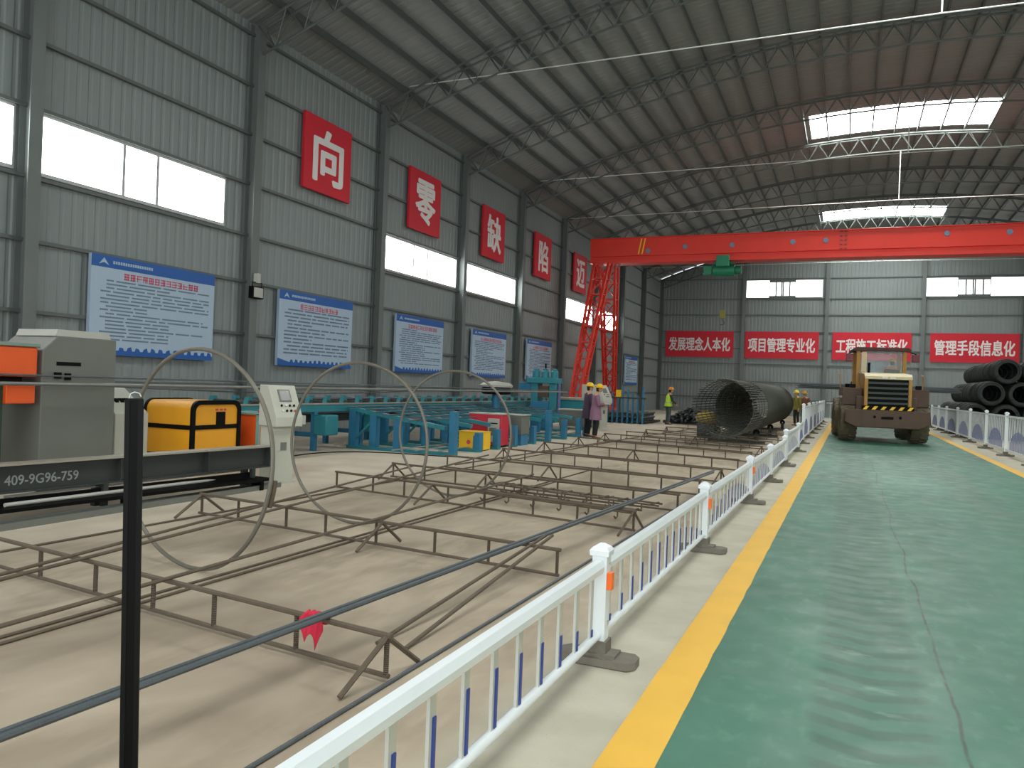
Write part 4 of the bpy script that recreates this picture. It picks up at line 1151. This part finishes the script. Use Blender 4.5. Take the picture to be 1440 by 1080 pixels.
# ------------------------------------------------------------------ people
def skin_mesh(nodes, edges, radii, sub=1):
    me = bpy.data.meshes.new('skin'); me.from_pydata([tuple(n) for n in nodes], edges, [])
    o = bpy.data.objects.new('skin', me); COL.objects.link(o)
    md = o.modifiers.new('skin', 'SKIN'); md.use_smooth_shade = True
    if not me.skin_vertices: me.skin_vertices.new() if hasattr(me.skin_vertices, 'new') else None
    for i, v in enumerate(me.skin_vertices[0].data):
        r = radii[i]; v.radius = r if isinstance(r, tuple) else (r, r); v.use_root = (i == 0)
    sb = o.modifiers.new('sub', 'SUBSURF'); sb.levels = sub; sb.render_levels = sub
    dg = bpy.context.evaluated_depsgraph_get(); dg.update()
    out = bpy.data.meshes.new_from_object(o.evaluated_get(dg)); bpy.data.objects.remove(o)
    return out
def person(label, loc, rz, s=1.0, arms=None, legs=None, coat='long', coat_col='#8a5f78', trouser_col='#1d1d22', helmet_col=None, vest=None, hair=True, head_turn=(0, 0), shoe='#3a2a22', lean=0., sit=False):
    """local axes: +y is where the person faces, z up"""
    t = thing('person', label, 'person', loc, rz)
    M_c = mat('cloth'+coat_col, coat_col, .85, 0, .12, 12); M_t = mat('cloth'+trouser_col, trouser_col, .85, 0, .12, 12)
    V = lambda *a: Vector(a)*s
    sh = lean
    def L(y, z): return y+sh*max(0, (z-.9))           # forward lean of the trunk
    pel = V(0, L(0, .92), .92); 
    if sit: pel = V(0, 0, .92)
    nodes = [pel, V(0, L(.0, 1.08), 1.08), V(0, L(.0, 1.27), 1.27), V(0, L(-.01, 1.39), 1.39), V(0, L(.0, 1.47), 1.47), V(head_turn[0]*.3, L(.03+head_turn[1]*.4, 1.545), 1.545), V(head_turn[0], L(.04+head_turn[1], 1.63), 1.62)]
    rad = [.115, .105, .125, .10, .05, .055, .06]; edges = [(0, 1), (1, 2), (2, 3), (3, 4), (4, 5), (5, 6)]
    arms = arms or [((.27, .02, 1.12), (.28, .12, .86)), ((-.27, .02, 1.12), (-.28, .12, .86))]
    legs = legs or [((.095, .03, .49), (.1, -.01, .085)), ((-.095, .0, .49), (-.1, -.03, .085))]
    hands = []; A = []; G = []
    for k, (el, wr) in enumerate(arms):
        sg = 1 if k == 0 else -1
        sh_ = V(sg*.17, L(-.01, 1.385), 1.385); e, w = V(*el), V(*wr); i = len(nodes)
        d = (w-e).normalized(); palm = w+d*.07*s
        nodes += [sh_, e, w, palm]; rad += [.058, .043, .03, .036]; edges += [(3, i), (i, i+1), (i+1, i+2), (i+2, i+3)]
        hands.append((palm, d, sg)); A.append([sh_, e, w])
    for k, (kn, an) in enumerate(legs):
        sg = 1 if k == 0 else -1
        hp = V(sg*.09, 0, .88); kn, an = V(*kn), V(*an); i = len(nodes)
        toe = an+V(sg*.02, .14, -.045) if not sit else an+V(0, .13, -.04)
        nodes += [hp, kn, an, toe]; rad += [.088, .06, .042, .038]; edges += [(0, i), (i, i+1), (i+1, i+2), (i+2, i+3)]
        G.append([hp, kn, an, toe])
    rad = [r*s for r in rad]
    me = skin_mesh(nodes, edges, rad)
    mb = MB(); mb.add([v.co for v in me.vertices], [tuple(p.vertices) for p in me.polygons])
    hc = nodes[6]
    fy = 1
    mb.ball(hc+V(0, .005, .01), .078*s, .098*s, .115*s, 16, 12)                                   # skull
    mb.ball(hc+V(0, .055, -.06), .05*s, .045*s, .045*s, 12, 8)                                   # jaw
    mb.loft([[hc+V(-.012, .098, .03), hc+V(.012, .098, .03), hc+V(0, .09, .035)], [hc+V(-.02, .1, -.018), hc+V(.02, .1, -.018), hc+V(0, .126, -.015)]])  # nose
    for sg in (-1, 1): mb.ball(hc+V(sg*.08, .0, .0), .014*s, .026*s, .036*s, 8, 6)               # ears
    for palm, d, sg in hands:
        side = d.cross(Vector((0, 0, 1))); side = side.normalized() if side.length > .2 else Vector((1, 0, 0)); up = side.cross(d)
        for q, ln in ((-.027, .062), (-.009, .075), (.009, .07), (.026, .055)):
            b = palm+side*q*s+d*.02*s
            mb.tube([b, b+d*ln*.5*s-up*.006*s, b+d*ln*.85*s-up*.024*s, b+d*ln*.9*s-up*.04*s], [.0095*s, .009*s, .008*s, .006*s], 6)
        b = palm-d*.02*s+side*.03*s*-sg
        mb.tube([b, b-side*sg*.025*s+d*.025*s, b-side*sg*.028*s+d*.055*s-up*.012*s], [.011*s, .01*s, .007*s], 6)
    mb.cur = 1
    for sg in (-1, 1): mb.ball(hc+V(sg*.032, .092, .022), .012*s, .008*s, .007*s, 8, 6)
    mb.cur = 2
    mb.ball(hc+V(0, .1, -.052), .022*s, .008*s, .006*s, 8, 6)
    mb.build('body', [M_skin, M_hair, mat('lips', '#9c5a50', .6)], t)
    if hair:
        mb = MB(); mb.ball(hc+V(0, -.012, .022), .087*s, .102*s, .115*s, 16, 8, -.2, 1)
        mb.ball(hc+V(0, -.05, -.03), .07*s, .06*s, .09*s, 12, 8); mb.build('hair', M_hair, t)
    # coat
    hem = {'long': .60, 'jacket': .80, 'vest': .86}[coat]
    mb = MB(); rings = []
    prof = [(hem, .225, .195), (.78, .218, .188), (.95, .198, .168), (1.1, .168, .14), (1.25, .18, .14), (1.36, .175, .125), (1.42, .11, .09), (1.455, .066, .066)]
    prof = [p for p in prof if p[0] >= hem]
    for z, rx, ry in prof:
        zz = z if not (sit and z < .9) else .86
        rings.append([(rx*s*math.cos(a), (L(-.005, zz)+ry*math.sin(a)*(1+.03*math.sin(5*a+z*9)))*s, zz*s) for a in [2*PI*i/20 for i in range(20)]])
    mb.loft(rings, False, True)
    for sh_, e, w in A:
        mb.tube([sh_+Vector((0, 0, .01))*s, sh_.lerp(e, .5), e, e.lerp(w, .5), e.lerp(w, .94)], [.078*s, .068*s, .06*s, .053*s, .047*s], 10)
    mb.build('coat' if coat == 'long' else 'jacket', M_c, t)
    if vest:
        M_v = mat('vest'+vest, vest, .6, 0, .05, 10); mb = MB(); rings = []
        for z, rx, ry in [(.86, .215, .19), (.95, .208, .178), (1.1, .18, .155), (1.25, .192, .155), (1.36, .187, .14), (1.43, .12, .1)]:
            rings.append([(rx*s*math.cos(a), (L(-.005, z)+ry*math.sin(a))*s, z*s) for a in [2*PI*i/20 for i in range(20)]])
        mb.loft(rings); v = mb.build('vest', M_v, t)
        mb = MB()
        mb.loft([[(.205*s*math.cos(a), (L(-.005, z)+.178*math.sin(a))*s, z*s) for a in [2*PI*i/20 for i in range(20)]] for z in (1.0, 1.05)], False, False)
        mb.build('reflective_band', M_ltgrey, v)
    mb = MB()
    for hp, kn, an, toe in G:
        mb.tube([hp+Vector((0, 0, .08))*s if not sit else hp, hp.lerp(kn, .5), kn, kn.lerp(an, .5), kn.lerp(an, .97)], [.1*s, .088*s, .07*s, .062*s, .056*s], 10)
    mb.ball(nodes[0]-V(0, 0, .02), .165*s, .125*s, .13*s, 14, 8)
    mb.build('trousers', M_t, t)
    M_s = mat('shoe'+shoe, shoe, .6, 0, .1)
    for hp, kn, an, toe in G:
        mb = MB(); f = (toe-an); f.z = 0; f.normalize(); z0 = toe.z-.042*s
        base = Vector((an.x, an.y, z0))
        rg = []
        for q, w, h in ((-.07, .03, .06), (-.04, .042, .085), (.03, .045, .09), (.09, .048, .06), (.15, .045, .05), (.185, .02, .03)):
            c = base+f*q*s; sd = Vector((-f.y, f.x, 0))
            rg.append([c+sd*w*s, c+sd*w*.8*s+Vector((0, 0, h*.7*s)), c+Vector((0, 0, h*s)), c-sd*w*.8*s+Vector((0, 0, h*.7*s)), c-sd*w*s])
        mb.loft(rg); mb.build('shoe', M_s, t)
    if helmet_col:
        M_h = mat('helmet'+helmet_col, helmet_col, .35, 0, .04)
        mb = MB(); c = hc+V(0, .0, .045)
        mb.lathe([(.118*s, 0), (.122*s, .02*s), (.112*s, .06*s), (.08*s, .1*s), (.04*s, .118*s), (.005*s, .122*s)], 18, 'z', c)
        mb.loft([[(c[0]+(.122+e_)*s*math.cos(a), c[1]+((.128+e_*(1+max(0, math.sin(a))))*math.sin(a))*s, c[2]+dz*s) for a in [2*PI*i/18 for i in range(18)]] for e_, dz in ((-.004, .012), (.025, -.004), (.025, -.01), (-.004, .004))], False, False)
        for x in (-.03, .03): mb.tube([(c[0]+x*s, c[1]+.11*s*math.cos(a), c[2]+.118*s*math.sin(a)) for a in [.3+(PI-.6)*i/10 for i in range(11)]], .008*s, 5)
        mb.build('helmet', M_h, t)
    return t
def people():
    fold = [((.24, .06, 1.1), (.06, .25, 1.12)), ((-.24, .06, 1.1), (-.05, .24, 1.08))]
    p = person('person in mauve coat and yellow helmet looking down at a sheet', (-7.42, 24.35, 0), -1.15, .98, fold, coat='long', coat_col='#8f6a80', trouser_col='#1b1b20', helmet_col='#f3c318', head_turn=(.0, .05), shoe='#5a3a2c')
    mb = MB(); mb.box(-.11, .11, -.08, .08, -.004, .004); sh = mb.build('paper_sheet', M_ltgrey, None, (-7.09, 24.47, 1.12)); sh.rotation_euler = (.2, .1, .4)
    tag(sh, 'pale sheet held by the person in the mauve coat', 'paper')
    person('person in dark violet jacket and yellow helmet behind the mauve coat', (-7.86, 24.92, 0), -.9, 1.0, None, coat='long', coat_col='#4a3a4c', trouser_col='#17181c', helmet_col='#f0bd20', shoe='#22201f')
    person('person in bright yellow green vest and orange yellow helmet working by the stock', (-7.8, 37.2, 0), -1.0, 1.0, [((.25, .1, 1.12), (.2, .3, .98)), ((-.25, .1, 1.12), (-.14, .32, .98))],
           coat='jacket', coat_col='#2f3f38', trouser_col='#4b5a58', helmet_col='#f09a1c', vest='#c3f02a', lean=.1)
    person('person in brown jacket and yellow helmet beside the far end of the cage', (-2.16, 45.0, 0), 2.8, 1.04, None, coat='jacket', coat_col='#6b4630', trouser_col='#2a2a26', helmet_col='#c9a01c')
    person('person in olive jacket and bright yellow helmet against the far end of the cage', (-2.52, 44.4, 0), 2.4, 1.05, None, coat='jacket', coat_col='#6f6a2a', trouser_col='#2d2c28', helmet_col='#e8d83a')
people()

# ------------------------------------------------------------------ wheel loader
def loader():
    t = thing('wheel_loader', 'dusty yellow wheel loader driving away along the green road', 'wheel loader', (1.28, 31.35, 0), .09)
    def B(name, m, x0, x1, y0, y1, z0, z1, bev=.02, parent=t):
        mb = MB(); mb.box(x0, x1, y0, y1, z0, z1); return mb.build(name, m, parent, bevel=bev)
    R, Wd = .8, .58
    prof = [(.42, -.2), (.44, -.27), (.62, -.29), (.74, -.27), (R-.03, -.2), (R-.03, .2), (.74, .27), (.62, .29), (.44, .27), (.42, .2)]
    mb = MB(); mb.lathe(prof, 36, 'x')
    for k in range(22):
        for sg in (-1, 1):
            a = 2*PI*(k+(.5 if sg > 0 else 0))/22; b = a+.16
            rg = []
            for xx, an in ((sg*.02, a), (sg*.29, b)):
                rr_ = R-.035 if abs(xx) < .2 else R-.09
                rg.append([(xx, (rr_+h)*math.cos(an+da), (rr_+h)*math.sin(an+da)) for h, da in ((-.02, -.05), (.05, -.035), (.05, .035), (-.02, .05))])
            mb.loft(rg)
    tm = mb.mesh('tyre', M_tire, False)
    mb = MB(); mb.lathe([(.01, -.1), (.2, -.1), (.22, -.16), (.4, -.2), (.43, -.2), (.43, .2), (.4, .2), (.22, .12), (.01, .12)], 24, 'x')
    for k in range(8): mb.bar((-.12, .15*math.cos(k*PI/4), .15*math.sin(k*PI/4)), (.14, .15*math.cos(k*PI/4), .15*math.sin(k*PI/4)), .02, 6)
    hm = mb.mesh('rim', M_loader)
    for y in (1.25, 4.25):
        for x in (-1.2, 1.2):
            w = inst(tm, 'tyre', t, (x, y, R)); w.rotation_euler = (.2*x+y, 0, 0)
            inst(hm, 'rim', w)
    for y in (1.25, 4.25):
        mb = MB(); mb.bar((-1.0, y, R), (1.0, y, R), .15, 12); mb.build('axle', M_loaderb, t)
    # rear counterweight
    mb = MB(); mb.prism([(-1.42, .74), (-1.38, 1.2), (1.38, 1.2), (1.42, .74), (1.05, .56), (-1.05, .56)], 'y', -.12, .42); cw = mb.build('counterweight', M_loaderb, t, bevel=.03)
    B('tow_slot', M_black, -.2, .2, -.135, -.115, .88, .97, .01)
    for x in (-.42, .42): 
        mb = MB(); mb.bar((x, -.135, .95), (x, -.1, .95), .05, 10); mb.build('counterweight_hole', M_black, t)
    mb = MB(); mb.box(-.86, .86, -.1, .0, 1.2, 1.34); st = mb.build('hazard_strip', M_black, t)
    mb = MB()
    for k in range(6):
        x = -.82+.29*k; mb.add([(x, -.104, 1.21), (x+.12, -.104, 1.21), (x+.22, -.104, 1.33), (x+.10, -.104, 1.33)], [(0, 1, 2, 3)])
    mb.build('hazard_stripes', M_yel2, st, smooth=False)
    # engine hood
    mb = MB(); mb.prism([(.0, 1.25), (.02, 2.36), (.14, 2.46), (2.0, 2.56), (2.0, 1.25)], 'x', -.72, .72); mb.build('engine_hood', M_loader, t, bevel=.03)
    mb = MB(); mb.prism([(-.02, 2.4), (.12, 2.5), (1.95, 2.6), (1.95, 2.56), (.14, 2.46), (.0, 2.36)], 'x', -.78, .78); mb.build('hood_top', M_cream, t)
    for x in (-.78, .66): B('grille_frame', M_loader, x, x+.12, -.07, .05, 1.34, 2.38)
    B('grille_frame', M_cream, -.78, .78, -.08, .05, 2.3, 2.42)
    B('radiator_grille', M_black, -.66, .66, -.02, .03, 1.34, 2.3, 0)
    for k in range(5):
        mb = MB(); z = 1.45+.18*k; mb.beam((-.66, -.04, z), (.66, -.04, z), .08, .075); mb.build('grille_slat', M_grille, t)
    for x in (-.12, .14): B('tail_lamp', mat('lamp_white', '#e9e6da', .3), x-.09, x+.09, -.09, -.07, 2.33, 2.39, .005)
    # fenders, steps, lamps
    for sg in (-1, 1):
        x0, x1 = sorted((sg*.78, sg*1.45))
        B('fender', M_loaderb, x0, x1, .7, 2.3, 1.68, 1.98); 
        B('fender_flap', M_loaderb, x0, x1, .62, .72, 1.35, 1.98)
        B('fender_lamp', M_black, sg*1.1-.1, sg*1.1+.1, .66, .8, 1.98, 2.12)
        B('side_tank', M_loaderb, min(sg*.72, sg*1.0), max(sg*.72, sg*1.0), .3, 2.2, .95, 1.68)
        mb = MB(); mb.tube([(sg*1.42, 1.9, 1.95), (sg*1.46, 1.9, 2.5), (sg*1.46, 2.4, 2.55)], .022, 6); mb.build('handrail', M_loader, t)
    # cab
    y0, y1 = 2.0, 3.5
    B('cab_base', M_loader, -.88, .88, y0, y1, 1.3, 2.12)
    for x in (-.88, .74):
        B('cab_pillar', M_loader, x, x+.14, y0, y0+.14, 2.1, 3.42, .015); B('cab_pillar', M_loader, x, x+.14, y1-.14, y1, 2.1, 3.42, .015)
    B('inner_post', M_cream, -.7, -.52, y0+.02, y0+.08, 2.1, 3.4, .01)
    mb = MB(); mb.prism([(-1.0, 3.42), (-1.02, 3.48), (-.9, 3.56), (.9, 3.56), (1.02, 3.48), (1.0, 3.42)], 'y', y0-.12, y1+.15); mb.build('cab_roof', mat('roof_dark_red', '#4a2622', .6), t)
    mb = MB(); mb.box(-.52, .74, y0+.05, y0+.06, 2.55, 3.42); mb.build('rear_window', M_glass, t)
    mb = MB(); mb.box(-.74, .74, y1-.06, y1-.05, 2.15, 3.42); mb.build('windscreen', M_glass, t)
    for sg in (-1, 1):
        mb = MB(); mb.beam((sg*.95, y0-.05, 3.4), (sg*1.2, y0-.1, 3.3), .04, .04); mb.build('lamp_bracket', M_black, t)
        B('work_lamp' if sg < 0 else 'mirror', mat('lamp_maroon', '#6b2430', .4), sg*1.16-.12, sg*1.16+.12, y0-.2, y0-.05, 3.0, 3.3)
    B('driver_seat', M_black, .16, .7, 2.45, 2.95, 1.95, 2.25, .04); B('seat_back', M_black, .16, .7, 2.38, 2.5, 2.2, 2.75, .04)
    mb = MB(); mb.tube([(.45+.2*math.cos(a), 3.1+.08*math.sin(a), 2.5+.18*math.sin(a)) for a in [2*PI*i/20 for i in range(20)]], .02, 6, True); mb.bar((.45, 3.1, 2.5), (.45, 3.3, 2.12), .03); mb.build('steering_wheel', M_black, t)
    mb = MB(); mb.bar((-.5, 1.4, 2.55), (-.5, 1.4, 2.95), .05, 10); mb.build('exhaust_pipe', M_black, t)
    # front frame, lift arms and forks
    B('front_frame', M_loader, -.55, .55, 3.4, 5.0, .7, 1.5)
    for sg in (-1, 1):
        mb = MB(); mb.beam((sg*.6, 3.9, 1.7), (sg*.6, 5.1, 1.62), .14, .34); mb.beam((sg*.6, 5.05, 1.62), (sg*.6, 6.1, 1.5), .14, .3); mb.build('lift_arm', M_loader, t)
        mb = MB(); mb.beam((sg*.6, 6.2, 1.9), (sg*.6, 7.2, 1.9), .14, .06); mb.beam((sg*.6, 6.2, 1.3), (sg*.6, 6.2, 2.3), .14, .06); mb.build('fork', M_black, t)
    B('fork_carriage', M_black, -.9, .9, 6.08, 6.18, 1.35, 1.5, .01); B('fork_carriage_rail', M_black, -.9, .9, 6.08, 6.18, 2.05, 2.2, .01)
    # driver
    d = person('person driving the wheel loader in an orange yellow jacket and yellow helmet', (0, 0, 0), .09, .98, [((.28, .08, 1.14), (.14, .36, 1.22)), ((-.28, .08, 1.14), (-.12, .36, 1.22))], [((.12, .42, .9), (.12, .5, .5)), ((-.12, .42, .9), (-.12, .5, .5))],
               coat='jacket', coat_col='#cf8a22', trouser_col='#3a3140', helmet_col='#f5dc6a', sit=True)
    c, s_ = math.cos(.09), math.sin(.09); lx, ly = .46, 2.66
    d.location = (1.28+c*lx-s_*ly, 31.35+s_*lx+c*ly, 1.44)
    rr = random.Random(6); y = 38.0; cells = []
    for a in range(-5, 6):
        for b in range(-5, 6):
            u, v = (a+b*.5)*.052, b*.045
            if (u/.17)**2+(v/.125)**2 <= 1: cells.append((u, v))
    for u, v in cells:
        x0, x1 = -2.0+rr.uniform(-.25, .5), 4.15+rr.uniform(-.5, .25)
        rebar((x0, y+u, 2.05+v), (x1, y+u, 2.05+v), .0215, 'dark rebar in the bundle carried crosswise on the loader forks', M_dark, 'rebars in the bundle on the loader forks')
loader()
